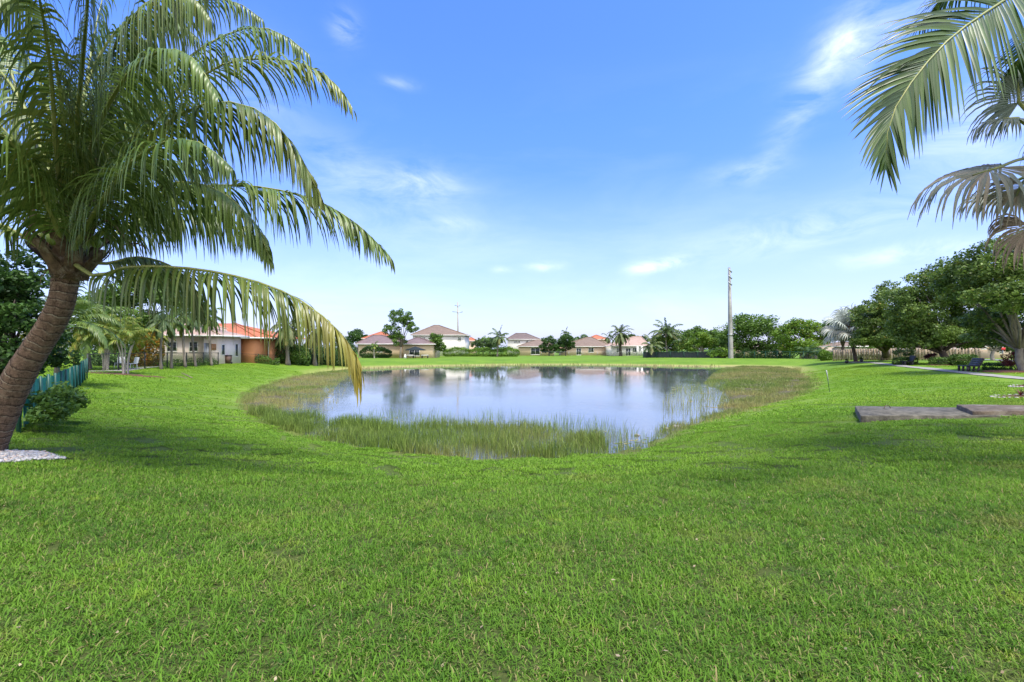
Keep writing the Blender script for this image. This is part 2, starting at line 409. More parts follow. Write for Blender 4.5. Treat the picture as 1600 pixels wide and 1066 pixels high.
trk = math_(nt, 'SINE', math_(nt, 'MULTIPLY', sh_, 5.2)); c = mixc(nt, ramp_(nt, trk, -.3, .8, 0, .16), c, (.24,.40,.035)); c = mixc(nt, ramp_(nt, sh_, 8.5, 2.5, 0, .42), c, (.19,.35,.032))  # mower stripes, plus the bank's brighter shading painted in as lime
c = mixc(nt, s.outputs[1], c, (.33,.27,.12))
surf(nt, c, .6, None, spec=.12, transl=.3)
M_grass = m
def patch(name, size, n, wid, ln, i_seed=0, lean=(.5, 1.25), dead=.07, upright=.12, far=0.):
    cx = (rng.random(n)-.5)*size; cy = (rng.random(n)-.5)*size
    az = rng.random(n)*2*np.pi; L_ = ln*(.55+.75*rng.random(n)); w_ = wid*(.6+.7*rng.random(n))
    th = lean[0]+(lean[1]-lean[0])*rng.random(n); upm = rng.random(n) < upright; th[upm] *= .45; L_[upm] *= 1.3+.7*rng.random(upm.sum()); w_[upm] *= 1.3
    dx, dy = np.cos(az), np.sin(az); tw = az+np.pi/2+(rng.random(n)-.5)*1.2; wx, wy = np.cos(tw), np.sin(tw)
    base_z = -.01+rng.random(n)*.02
    pts = []
    for fr, wf, tf in ((0, .7, 0), (.5, 1, .6), (.82, .75, .95), (1, .05, 1.15)):
        r = L_*fr*np.sin(th*tf if fr else th*0); zz = L_*fr*np.cos(th*tf if fr else 0)*.95
        if fr == 0: r = 0*L_; zz = 0*L_
        for sgn in (-1, 1):
            pts.append(np.stack([cx+dx*r+sgn*wx*w_*wf*.5, cy+dy*r+sgn*wy*w_*wf*.5, base_z+zz], 1))
    V = np.stack(pts, 1).reshape(-1, 3); b = np.arange(n)*8
    F = np.concatenate([np.stack([b+i, b+i+1, b+i+3, b+i+2], 1) for i in (0, 2, 4)])
    t = np.zeros((n, 3)); cl_ = .5+.5*np.sin(cx*14+3*np.sin(cy*11+i_seed)+i_seed)*np.sin(cy*17+i_seed*2); t[:, 0] = np.clip(rng.random(n)*.7+.35*cl_-.05, 0, 1); t[:, 1] = (rng.random(n) < dead)*(.4+.6*rng.random(n))
    t[:, 2] = far; t = np.repeat(t, 8, 0)
    return build(name, V, F, M_grass, tint=t, link=False)
gc = bpy.data.collections.new('grass_tufts')
specs = [('a', .5, 1250, .0050, .040)]*3+[('b', 1.0, 2300, .010, .034)]*2+[('c', 1.6, 1300, .024, .036)]*2
objs = []
for i, (k, s_, n, w_, l_) in enumerate(specs):
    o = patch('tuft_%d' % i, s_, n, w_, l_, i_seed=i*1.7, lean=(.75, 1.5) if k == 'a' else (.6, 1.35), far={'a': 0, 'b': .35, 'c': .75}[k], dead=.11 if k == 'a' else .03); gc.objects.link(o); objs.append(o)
P_, RT, SC, IX = [], [], [], []
def scatter(y0, y1, step, ids, keep):
    ys = np.arange(y0, y1, step)
    for y in ys:
        lim = 1.22*y+2.0
        xs = np.arange(-lim, lim, step)
        for x in xs:
            xx = x+(rng.random()-.5)*step*.5; yy = y+(rng.random()-.5)*step*.5
            yield xx, yy, int(rng.choice(ids))
pts = list(scatter(.8, 7.6, .38, [0, 1, 2], 0))+list(scatter(7.3, 16, .85, [3, 4], 0))+list(scatter(15.6, 52, 1.35, [5, 6], 0))
pts = np.array(pts); xs, ys = pts[:, 0], pts[:, 1]
sd1 = sdist(xs, ys); margin = np.where(pts[:, 2] < 3, .3, np.where(pts[:, 2] < 5, .45, .7))
bed = (xs+8.5)**2/.75**2+(ys-7.5)**2/.45**2 < 1.0
PATHPX = [(1322,566.5),(1360,567),(1400,571),(1440,575.5),(1500,582),(1560,588.5),(1620,594),(1700,602)]
pp_ = catmull([(G(*q).x, G(*q).y) for q in PATHPX], 6)
for q in pp_: bed |= (xs-q[0])**2+(ys-q[1])**2 < 1.9**2
bed |= inpoly(xs, ys, [(9.3,12.2),(13.5,10.6),(15.2,12.2),(11.0,14.8)])
ok = (sd1 > margin) & ~bed
pts = pts[ok]; xs, ys = pts[:, 0], pts[:, 1]; zs = Z(xs, ys)
e = .25; gx = (Z(xs+e, ys)-Z(xs-e, ys))/(2*e); gy = (Z(xs, ys+e)-Z(xs, ys-e))/(2*e)
rots = []
for i in range(len(xs)):
    n_ = Vector((-gx[i], -gy[i], 1)).normalized()
    q = Vector((0, 0, 1)).rotation_difference(n_)
    rots.append((q.to_matrix()@Matrix.Rotation(rng.random()*6.283, 3, 'Z')).to_euler())
rots = np.array([tuple(r) for r in rots], np.float32)
me = bpy.data.meshes.new('grass'); me.vertices.add(len(xs)); me.vertices.foreach_set('co', np.stack([xs, ys, zs], 1).astype(np.float32).ravel())
a = me.attributes.new('rot', 'FLOAT_VECTOR', 'POINT'); a.data.foreach_set('vector', rots.ravel())
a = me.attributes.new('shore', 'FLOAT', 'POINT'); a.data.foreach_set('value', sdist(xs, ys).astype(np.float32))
a = me.attributes.new('idx', 'INT', 'POINT'); a.data.foreach_set('value', pts[:, 2].astype(np.int32))
me.update(); go = bpy.data.objects.new('grass', me); C.objects.link(go); go['kind'] = 'stuff'
tag(go, 'short green lawn grass between the camera and the pond bank', 'grass')
ng = bpy.data.node_groups.new('scatter_grass', 'GeometryNodeTree')
ng.interface.new_socket('Geometry', in_out='INPUT', socket_type='NodeSocketGeometry'); ng.interface.new_socket('Geometry', in_out='OUTPUT', socket_type='NodeSocketGeometry')
gi = ng.nodes.new('NodeGroupInput'); gout = ng.nodes.new('NodeGroupOutput')
iop = ng.nodes.new('GeometryNodeInstanceOnPoints'); ci = ng.nodes.new('GeometryNodeCollectionInfo')
ci.inputs[0].default_value = gc; ci.inputs['Separate Children'].default_value = True; ci.inputs['Reset Children'].default_value = True
na1 = ng.nodes.new('GeometryNodeInputNamedAttribute'); na1.data_type = 'FLOAT_VECTOR'; na1.inputs[0].default_value = 'rot'
na2 = ng.nodes.new('GeometryNodeInputNamedAttribute'); na2.data_type = 'INT'; na2.inputs[0].default_value = 'idx'
e2r = ng.nodes.new('FunctionNodeEulerToRotation')
lk = ng.links.new
lk(gi.outputs[0], iop.inputs['Points']); lk(ci.outputs[0], iop.inputs['Instance']); iop.inputs['Pick Instance'].default_value = True
lk([o for o in na1.outputs if o.enabled][0], e2r.inputs[0]); lk(e2r.outputs[0], iop.inputs['Rotation']); lk([o for o in na2.outputs if o.enabled][0], iop.inputs['Instance Index'])
lk(iop.outputs[0], gout.inputs[0])
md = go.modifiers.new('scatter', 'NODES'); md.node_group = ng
# ------------------------------------------------------------------ reeds and floating debris
def reeds(name, polys, label, loc_seed):
    V, F, T = [], [], []; r = np.random.default_rng(loc_seed)
    for poly, dens, hgt, wid, yel, edge in polys:
        P = [flat(*q) for q in poly]; P = np.array(P); lo, hi = P.min(0), P.max(0)
        n = int(dens*(hi-lo).prod()); x = lo[0]+r.random(n)*(hi-lo)[0]; y = lo[1]+r.random(n)*(hi-lo)[1]
        cl = vn(x, y, 2.1, loc_seed)+vn(x*1.7, y*1.7, 1.1, 4.)*.7
        k = inpoly(x, y, P) & (r.random(n) < np.clip(.62+cl*.6, .05, 1))
        x, y, cl = x[k], y[k], cl[k]
        sd = sdist(x, y); k = (sd < .25) if not edge else (np.abs(sd-.12) < edge); x, y, sd, cl = x[k], y[k], sd[k], cl[k]
        n = len(x); z = np.maximum(Z(x, y, sd), WATER-.25)-.02
        h = hgt*(.55+.75*r.random(n))*(1+.33*cl); w = wid*(.6+.8*r.random(n)); az = r.random(n)*6.283; ln = (.05+.38*r.random(n)**1.5+.7*(r.random(n) < .10)*r.random(n))*h
        waz = r.random(n)*3.14
        dx, dy = np.cos(az)*ln, np.sin(az)*ln; wx, wy = np.cos(waz)*w/2, np.sin(waz)*w/2
        hh = h+(WATER-z)*.8
        rows = []
        for fr, wf in ((0, .8), (.5, 1), (.8, .7), (1, .06)):
            for sgn in (-1, 1): rows.append(np.stack([x+dx*fr*fr+sgn*wx*wf, y+dy*fr*fr+sgn*wy*wf, z+hh*fr], 1))
        b = np.arange(n)*8+sum(len(v) for v in V)
        V.append(np.stack(rows, 1).reshape(-1, 3)); F.append(np.concatenate([np.stack([b+i, b+i+1, b+i+3, b+i+2], 1) for i in (0, 2, 4)]))
        yv = np.clip(yel+vn(x, y, .8, 3.)*.3+vn(x, y, .27, 6.)*.35+(r.random(n)-.5)*.5, 0, 1)
        t = np.zeros((n, 8, 3)); t[:, :, 0] = (r.random(n)**.8)[:, None]
        t[:, :, 1] = yv[:, None]*np.array([1.3, 1.3, .8, .8, .6, .6, .7, .7])[None]
        T.append(np.clip(t, 0, 1).reshape(-1, 3))
    o = build(name, np.concatenate(V), np.concatenate(F), M_reed, tint=np.concatenate(T), loc=(0, 0, WATER))
    o['kind'] = 'stuff'; tag(o, label, 'reeds'); return o
front = [(400,645),(430,648),(480,652),(540,660),(620,664),(700,667),(800,668),(880,672),(935,684),(950,700),(950,716),(860,718),(740,720),(620,712),(540,700),(470,684),(420,668),(385,650)]
sparse = [(640,652),(760,652),(860,658),(940,668),(985,678),(1010,690),(1000,700),(940,704),(900,680),(700,670),(600,664),(540,656),(560,650)]
reeds('reeds', [(front, 620, .33, .012, .04, 0), (sparse, 70, .42, .010, .2, 0), ([(935,676),(1015,684),(1005,704),(950,716),(930,712)], 50, .3, .010, .4, 0),
 ([(370,655),(365,615),(430,590),(520,575),(520,600),(450,620),(420,650),(480,675),(620,695),(830,708),(950,700),(1010,690),(1060,655),(1150,632),(1260,595),(1285,600),(1270,625),(1180,655),(1060,690),(990,720),(850,728),(680,724),(520,706),(420,676)], 260, .17, .011, .12, .42)],
      'band of green reeds along the near shore of the pond', 1)
reeds('reeds', [([(385,648),(378,625),(400,606),(432,596),(480,587),(530,579),(560,577),(545,588),(528,600),(518,614),(500,628),(470,640),(430,652)], 190, .17, .016, .42, 0),
                ([(400,640),(470,600),(540,582),(552,590),(525,640),(470,655)], 14, .18, .02, .75, 0)],
      'brownish marsh grass in the shallows on the left side of the pond', 2)
reeds('reeds', [([(1128,576),(1180,571),(1245,574),(1265,592),(1264,608),(1240,624),(1190,636),(1150,648),(1120,640),(1130,612),(1100,600),(1112,586)], 190, .20, .020, .36, 0),
                ([(1035,625),(1060,605),(1100,604),(1130,612),(1135,640),(1110,656),(1060,665),(1032,655)], 26, .42, .014, .3, 0),
                ([(1000,692),(1030,672),(1060,660),(1110,650),(1150,640),(1160,650),(1100,664),(1060,676),(1010,702)], 170, .22, .013, .15, 0),
                ([(1100,668),(1170,655),(1250,632),(1290,606),(1275,585),(1255,570),(1235,572),(1250,590),(1240,610),(1180,630),(1120,640)], 110, .19, .02, .38, 1.5)],
      'tan and green marsh grass filling the right corner of the pond', 3)
reeds('reeds', [([(560,572),(700,570),(900,569),(1100,571),(1135,573),(1100,574.5),(900,571.6),(700,573.6),(560,578)], 7, .35, .06, .55, 0)],
      'low dry rushes along the far shore of the pond', 4)
# floating pads and scum on the shallows
mb = MB(); r = random.Random(3)
for poly, n, s in (([(400,648),(440,612),(520,590),(530,612),(500,640)], 420, .16), ([(1040,600),(1110,588),(1160,610),(1130,640),(1060,640)], 260, .16), ([(945,674),(1015,684),(1000,700),(950,712)], 160, .07), ([(560,652),(800,655),(900,670),(700,666)], 120, .07)):
    P = [flat(*q) for q in poly]; a = np.array(P); lo, hi = a.min(0), a.max(0)
    for _ in range(n):
        x = r.uniform(lo[0], hi[0]); y = r.uniform(lo[1], hi[1])
        if not inpoly(np.array([x]), np.array([y]), P)[0] or vn(x, y, 1.4, 2.) < -.2: continue
        k = 7; rad = s*r.uniform(.4, 1.3); ph = r.random()*6
        mb.add([(x+math.cos(ph+i*6.283/k)*rad*r.uniform(.7, 1.1), y+math.sin(ph+i*6.283/k)*rad*r.uniform(.4, .8), WATER+.006+r.random()*.006) for i in range(k)], [tuple(range(k))], (r.random(), r.choice((.2, .6, 1)), 0))
o = mb.build('floating_plants', M_reed); o['kind'] = 'stuff'; tag(o, 'pale floating plants scattered over the pond shallows', 'floating plants')
# shore stones
M_stone = nmat('shore_stone', (.12,.11,.09), (.33,.31,.27), 9, .85, .5)
M_pebble = leafmat('white_pebble', (.20,.195,.19), (.50,.49,.47), (.45,.34,.26), rough=.6, transl=.01)
def pebbles(mb, x, y, z, s, r, t):
    n1, n2 = 6, 4; vs = []; ph = r.random()*6; sx, sy, sz = s*r.uniform(.7,1.3), s*r.uniform(.7,1.2), s*r.uniform(.4,.7)
    for j in range(1, n2):
        a = math.pi*j/n2
        for i in range(n1):
            b = 6.283*i/n1+ph; q = r.uniform(.85, 1.1)
            vs.append((x+math.cos(b)*math.sin(a)*sx*q, y+math.sin(b)*math.sin(a)*sy*q, z+math.cos(a)*sz))
    vs += [(x, y, z+sz), (x, y, z-sz)]; nn = (n2-1)*n1
    fs = [(nn, (i+1) % n1, i)[::-1] for i in range(n1)]+[(nn+1, nn-n1+i, nn-n1+(i+1) % n1)[::-1] for i in range(n1)]
    for j in range(n2-2):
        for i in range(n1): k = (i+1) % n1; fs.append((j*n1+i, (j+1)*n1+i, (j+1)*n1+k, j*n1+k))
    mb.add(vs, fs, t)
for q, (px, py, s, lab) in enumerate([(1057,668,.16,'flat grey rock at the reed gap on the near right shore'),(1042,671,.12,'small dark rock beside the flat grey shore rock'),(1150,648,.13,'brown rock poking from the grassy right shore'),(995,681,.09,'dark rock standing in the shallows by the near shore'),(670,708,.12,'pale rock under the near reeds')]):
    mb = MB(); p_ = flat(px, py); r = random.Random(q); pebbles(mb, p_[0], p_[1], WATER+.02, s, r, (.4,0,0)); pebbles(mb, p_[0]+s, p_[1]+.05, WATER, s*.6, r, (.4,0,0))
    tag(mb.build('rock', M_stone, smooth=True), lab, 'rock', 'rocks along the pond shore')

# fallen leaf bits and tiny white flowers in the lawn
V_, T_l = [], []; r_ = np.random.default_rng(31); n_ = 520; yy_ = 1.6+12*r_.random(n_)**1.3; xx_ = (r_.random(n_)*2-1)*(1.2*yy_+1); k_ = sdist(xx_, yy_) > .8; xx_, yy_ = xx_[k_], yy_[k_]; zz_ = Z(xx_, yy_)+.022
mb = MB(); rr2 = random.Random(5)
for x, y, z in zip(xx_, yy_, zz_):
    a = rr2.random()*6.28; s = rr2.uniform(.006, .02); w_ = s*rr2.uniform(.3, .6); dx, dy = math.cos(a)*s, math.sin(a)*s; wx, wy = -math.sin(a)*w_, math.cos(a)*w_
    mb.add([(x-dx, y-dy, z), (x+wx, y+wy, z+rr2.uniform(0, .012)), (x+dx, y+dy, z+rr2.uniform(0, .01)), (x-wx, y-wy, z)], [(0, 1, 2, 3)], (rr2.random(), 0, 0))
o = mb.build('leaf_litter', leafmat('dry_leaf_bits', (.14,.09,.045), (.40,.32,.20), transl=.05)); o['kind'] = 'stuff'; tag(o, 'dry leaf bits scattered over the lawn', 'leaf litter')

# ------------------------------------------------------------------ broadleaf trees
def leafcloud(blobs, n, size, seed, clumps=14, crad=.33, flatz=.8, yel=.0, shell=.55, upb=.5):
    r = np.random.default_rng(seed); Cc, Rr, Tt = [], [], []
    vol = np.array([b[1]*b[2]*b[3] for b in blobs])**.72; vol /= vol.sum()
    out, tt = [], []
    for b, f in zip(blobs, vol):
        c, rx, ry, rz = np.array(b[0]), b[1], b[2], b[3]; k = max(6, int(clumps*(.5+len(blobs)*f*.5)))
        d = r.normal(size=(k, 3)); d /= np.linalg.norm(d, axis=1)[:, None]; rad = shell+(1-shell)*r.random(k)
        cc = c+d*rad[:, None]*np.array([rx, ry, rz])*.82; cr = (rx*ry*rz)**(1/3)*crad*(.6+.8*r.random(k)); ct = r.random(k)
        m = int(n*f); ids = r.choice(k, m, p=cr**2/(cr**2).sum())
        d = r.normal(size=(m, 3)); d /= np.linalg.norm(d, axis=1)[:, None]; rad = (.35+.65*r.random(m)**.6)*(1+.25*(r.random(m) < .12))
        out.append(cc[ids]+d*rad[:, None]*cr[ids][:, None]*np.array([1.15, 1.15, flatz]))
        tt.append(np.clip(ct[ids]*.6+r.random(m)*.5-.05, 0, 1))
    P = np.concatenate(out); t0 = np.concatenate(tt); m = len(P)
    u = r.normal(size=(m, 3)); u[:, 2] *= .6; u /= np.linalg.norm(u, axis=1)[:, None]
    nrm = r.normal(size=(m, 3)); nrm[:, 2] += upb; v = np.cross(nrm, u); v /= np.linalg.norm(v, axis=1)[:, None]+1e-9
    s = size*(.55+.9*r.random(m)); a = u*s[:, None]*.5; b = v*s[:, None]*.31
    nn = np.cross(u, v)*s[:, None]*.08
    V = np.stack([P-a, P-b+nn, P+a, P+b+nn], 1).reshape(-1, 3); F = np.arange(4*m).reshape(-1, 4)
    T = np.zeros((m, 3)); T[:, 0] = t0; T[:, 1] = (r.random(m) < yel)*r.random(m)
    return V, F, np.repeat(T, 4, 0)
def pblobs(d, L):
    out = []
    for b in L:
        px, py, rx, ry = b[:4]; dd = d+(b[4] if len(b) > 4 else 0)
        X_, Y_ = rx/K*dd, ry/K*dd
        out.append((tuple(W(px, py, dd)), X_, max(X_, Y_)*.85 if len(b) < 6 else b[5], Y_))
    return out
LS, LN = 1.05, 1.2
def tree(name, label, cat, base, blobs, n, size, mleaf, mbark, trad, seed, fork=.45, group=None, lean=None, **kw):
    rt = root(name, base, label, cat, group); r = random.Random(seed); b = Vector(base)
    cz = sum(q[0][2] for q in blobs)/len(blobs); cx = sum(q[0][0] for q in blobs)/len(blobs); cy = sum(q[0][1] for q in blobs)/len(blobs)
    top = Vector((b.x+(cx-b.x)*.35, b.y+(cy-b.y)*.35, b.z+(cz-b.z)*fork)); mb = MB()
    mid = (b+top)/2+Vector((r.uniform(-1, 1), r.uniform(-1, 1), 0))*trad*.6
    mb.tube([b-Vector((0, 0, .15)), b+Vector((0, 0, trad*.8)), mid, top], [trad*1.5, trad*1.05, trad*.9, trad*.8], 10, jit=.12)
    for q in blobs:
        c = Vector(q[0]); k = 3 if len(blobs) < 4 else 2
        for _ in range(k):
            e = c+Vector((r.uniform(-.6, .6)*q[1], r.uniform(-.6, .6)*q[2], r.uniform(-.3, .5)*q[3]))
            m1 = top.lerp(e, .35)+Vector((r.uniform(-.1, .1), r.uniform(-.1, .1), r.uniform(-.02, .12)))*q[1]
            m2 = top.lerp(e, .7)+Vector((r.uniform(-.1, .1), r.uniform(-.1, .1), r.uniform(0, .15)))*q[1]
            mb.tube([top-Vector((0, 0, trad*.5)), m1, m2, e], [trad*.42, trad*.30, trad*.17, trad*.05], 6, jit=.1)
    mb.build('trunk', mbark, rt, smooth=True)
    V, F, T = leafcloud(blobs, int(n*LN), size*LS, seed, **kw)
    build('crown', V, F, mleaf, rt, T)
    return rt
def bush(name, label, cat, base, blobs, n, size, mleaf, seed, group=None, **kw):
    V, F, T = leafcloud(blobs, n, size, seed, **kw); rt = root(name, base, label, cat, group)
    build('foliage', V, F, mleaf, rt, T); mb = MB(); b = Vector(base); r = random.Random(seed)
    for q in blobs:
        for _ in range(3):
            e = Vector(q[0])+Vector((r.uniform(-.5, .5)*q[1], r.uniform(-.5, .5)*q[2], 0)); s_ = Vector((b.x, b.y, zg(b.x, b.y)-.05))
            mb.tube([s_, s_.lerp(e, .5), e], [.03, .022, .01], 5)
    mb.build('stem', M_bark, rt); return rt

T_ = []
# right-hand park trees (branching shade trees)
b = G(1598, 583); b = Vector(GD(1600, 30))
tree('shade_tree', 'largest spreading shade tree with forked pale trunk, on the right beside the red bush', 'tree', b,
     pblobs(30, [(1560,408,58,50),(1615,395,70,55),(1505,432,42,40,2),(1575,465,66,34,-1),(1640,480,70,40),(1690,430,60,60),(1550,500,50,22,2),(1490,450,34,26,3),(1560,525,46,16,3),(1620,520,40,18,2)]), 42000, .17, M_leafo, M_bark, .24, 21, .30,
     'shade trees over the park path', clumps=44, crad=.22, yel=.03)
tree('shade_tree', 'shade tree with dark straight trunk behind the nearer bench', 'tree', G(1473, 570),
     pblobs(45, [(1475,445,58,50),(1430,482,46,42),(1530,480,54,44),(1500,515,64,24),(1450,520,56,24),(1408,500,34,30,2),(1515,532,44,13),(1435,535,40,11)]), 34000, .22, M_leafo, M_barkd, .36, 22, .3,
     'shade trees over the park path', clumps=40, crad=.23, yel=.03)
tree('shade_tree', 'shade tree with thick short trunk against the wooden fence', 'tree', G(1384, 563),
     pblobs(56, [(1395,483,46,40),(1362,500,32,32),(1415,512,40,28),(1375,528,44,17),(1350,492,22,26,4),(1410,536,30,10),(1352,532,26,12),(1388,455,24,18,2)]), 22000, .24, M_leafo, M_barkd, .5, 23, .3,
     'shade trees over the park path', clumps=36, crad=.24, yel=.05)
tree('shade_tree', 'small pale-trunked tree behind the end of the wooden fence', 'tree', GD(1509, 60),
     pblobs(60, [(1512,520,34,16),(1490,512,20,14),(1540,515,24,16)]), 5000, .26, M_leafo, M_barkp, .42, 24, .55, 'shade trees over the park path', clumps=14)
tree('shade_tree', 'thin pale-trunked tree by the road behind the clipped hedge', 'tree', GD(1551, 62),
     pblobs(62, [(1552,535,26,12),(1575,540,24,12),(1535,538,16,8)]), 3000, .26, M_leafd, M_barkp, .22, 25, .6, 'shade trees over the park path', clumps=12)
# dense trees right of the concrete pole
tree('dense_tree', 'tall rounded dark green tree right of the concrete pole', 'tree', GD(1178, 100),
     pblobs(100, [(1178,507,42,20),(1155,520,36,26),(1195,525,36,26),(1135,532,16,18),(1212,532,16,20),(1150,540,26,10),(1190,541,30,9)]), 12000, .38, M_leaf, M_barkd, .4, 31, .35, 'dense trees behind the far right fences', clumps=26, crad=.3)
tree('dense_tree', 'bright yellow-green broad tree between the dark round tree and silver palm', 'tree', GD(1255, 92),
     pblobs(92, [(1250,510,30,16),(1275,520,24,18),(1228,525,18,20),(1255,540,42,13),(1288,525,12,16),(1235,545,20,9)]), 11000, .34, M_leafb, M_bark, .35, 32, .4, 'dense trees behind the far right fences', clumps=26, crad=.3, yel=.12)
tree('dense_tree', 'light green small tree left of the concrete pole with thin trunk', 'tree', GD(1094, 104),
     pblobs(104, [(1094,530,18,14),(1108,537,14,12),(1082,540,12,10)]), 4500, .32, M_leafb, M_barkp, .2, 33, .45, 'dense trees behind the far right fences', clumps=14, yel=.1)
tree('dense_tree', 'dark tree behind the light green one, left of the concrete pole', 'tree', GD(1100, 116),
     pblobs(116, [(1088,522,18,14),(1120,533,18,16),(1072,530,10,16)]), 4500, .38, M_leaf, M_barkd, .25, 34, .4, 'dense trees behind the far right fences', clumps=16)
tree('dense_tree', 'olive green bushy tree between the coconut palms and the light green tree', 'tree', GD(1060, 108),
     pblobs(108, [(1056,533,24,18),(1038,530,16,18),(1074,538,16,14),(1028,542,14,12)]), 5000, .34, M_leaf, M_barkd, .25, 35, .4, 'dense trees behind the far right fences', clumps=16, yel=.15)
tree('dense_tree', 'tall dark tree standing behind the silver palm', 'tree', GD(1318, 80),
     pblobs(80, [(1300,512,14,22),(1330,500,20,22),(1318,520,26,20)]), 5000, .32, M_leafd, M_barkd, .3, 36, .4, 'dense trees behind the far right fences', clumps=16)
tree('background_tree', 'broad green tree far behind the wooden fence, between the thick trunk and the nearer bench', 'tree', GD(1425, 98), pblobs(98, [(1425,528,40,16),(1400,534,26,12),(1450,534,26,12)]), 6000, .36, M_leaf, M_barkd, .3, 301, .4, 'trees behind the wooden fence', clumps=18)
tree('background_tree', 'dark tree far behind the wooden fence, right of the pale trunk', 'tree', GD(1535, 110), pblobs(110, [(1535,528,34,14),(1560,532,26,12),(1590,530,30,14)]), 6000, .36, M_leafd, M_barkd, .3, 302, .4, 'trees behind the wooden fence', clumps=18)
tree('background_tree', 'dark tree behind the silver palm and the thick trunk', 'tree', GD(1350, 100), pblobs(100, [(1350,526,30,14),(1372,532,24,12)]), 5000, .36, M_leafd, M_barkd, .3, 303, .4, 'trees behind the wooden fence', clumps=18)
tree('background_tree', 'low green tree beyond the houses, between the small orange house and the dark-roofed white house', 'tree', GD(765, 185), pblobs(185, [(758,534,16,9),(775,536,12,8)]), 2500, .6, M_leaf, M_barkd, .3, 311, .4, 'background trees beyond the houses', clumps=12)
tree('background_tree', 'low green tree beyond the houses, right of the pair of dark trees', 'tree', GD(900, 190), pblobs(190, [(890,534,16,8),(910,533,16,9)]), 2500, .6, M_leafd, M_barkd, .3, 312, .4, 'background trees beyond the houses', clumps=12)
tree('background_tree', 'broad tree beyond the houses, behind the tallest coconut palm', 'tree', GD(1050, 150), pblobs(150, [(1030,534,18,12),(1060,531,22,13),(1085,531,18,13)]), 4500, .5, M_leaf, M_barkd, .3, 313, .4, 'background trees beyond the houses', clumps=16)
tree('background_tree', 'tree filling the gap between the concrete pole and the tall round tree', 'tree', GD(1125, 125), pblobs(125, [(1110,529,16,13),(1135,526,18,16)]), 4000, .42, M_leaf, M_barkd, .3, 314, .4, 'background trees beyond the houses', clumps=16)
bush('bush', 'round bright bush at the foot of the concrete pole', 'bush', GD(1130, 98), pblobs(98, [(1130,550,18,8),(1115,553,12,6),(1142,554,8,6)]), 2500, .3, M_leafb, 37)
# left / centre background trees
tree('tree', 'tall airy two-lobed tree left of the two-storey white house', 'tree', GD(626, 97),
     pblobs(97, [(625,494,22,13),(612,516,16,14),(643,510,15,12),(624,530,17,12),(636,500,12,10)]), 9000, .26, M_leaf, M_bark, .25, 41, .35, 'trees along the far bank', clumps=20, crad=.26)
tree('tree', 'small round tree on a thin trunk in front of the two-storey white house', 'tree', GD(681, 103),
     pblobs(103, [(681,530,13,14),(688,541,12,9),(674,540,10,8)]), 4500, .26, M_leaf, M_barkp, .14, 42, .4, 'trees along the far bank', clumps=16)
tree('tree', 'grey-green loose tree behind the hedge left of the leaning coconut palm', 'tree', GD(756, 128),
     pblobs(128, [(750,535,10,9),(764,536,12,9),(742,540,6,8)]), 2500, .36, M_palmfar, M_bark, .2, 43, .4, 'trees along the far bank', clumps=12)
tree('tree', 'dark small-leaved tree left of the peach house, lower of a pair', 'tree', GD(858, 130),
     pblobs(130, [(857,536,14,11),(850,545,10,8),(866,545,12,8)]), 4000, .34, M_leafd, M_barkd, .2, 44, .4, 'trees along the far bank', clumps=14)
tree('tree', 'taller dark tree touching the left wall of the peach house', 'tree', GD(884, 131),
     pblobs(131, [(884,530,12,13),(876,542,12,10),(892,541,8,9)]), 4500, .34, M_leafd, M_barkd, .2, 45, .4, 'trees along the far bank', clumps=14)
tree('tree', 'rounded dull green tree far behind the mauve-roofed house', 'tree', GD(560, 170),
     pblobs(170, [(556,523,18,12),(566,530,14,10),(545,532,10,9)]), 3500, .5, M_leafd, M_bark, .3, 46, .3, 'trees along the far bank', clumps=16)
tree('tree', 'low tree behind the pink-roofed house', 'tree', GD(995, 175),
     pblobs(175, [(985,530,16,8),(1004,530,14,8)]), 2000, .5, M_leafd, M_bark, .3, 47, .3, 'trees along the far bank', clumps=10)
# far left dark tree behind the hero palm
tree('dark_tree', 'dense dark green tree filling the left edge behind the leaning palm trunk', 'tree', GD(10, 15),
     pblobs(15, [(20,430,60,50),(-40,470,70,80),(40,500,50,60),(0,560,60,50),(70,540,36,50,1),(-100,420,70,80)]), 16000, .15, M_leafd, M_barkd, .2, 51, .3, None, clumps=40, crad=.26)
bush('shrub', 'broad-leaved green shrub growing against the green fence', 'shrub', G(45, 640), [((-10.55,10.3,.16),.42,.4,.25),((-10.9,10.7,.32),.45,.4,.4),((-11.5,11.5,.4),.4,.5,.45),((-10.3,9.7,.06),.25,.25,.12)], 2600, .10, M_areca, 52, clumps=16, crad=.4)
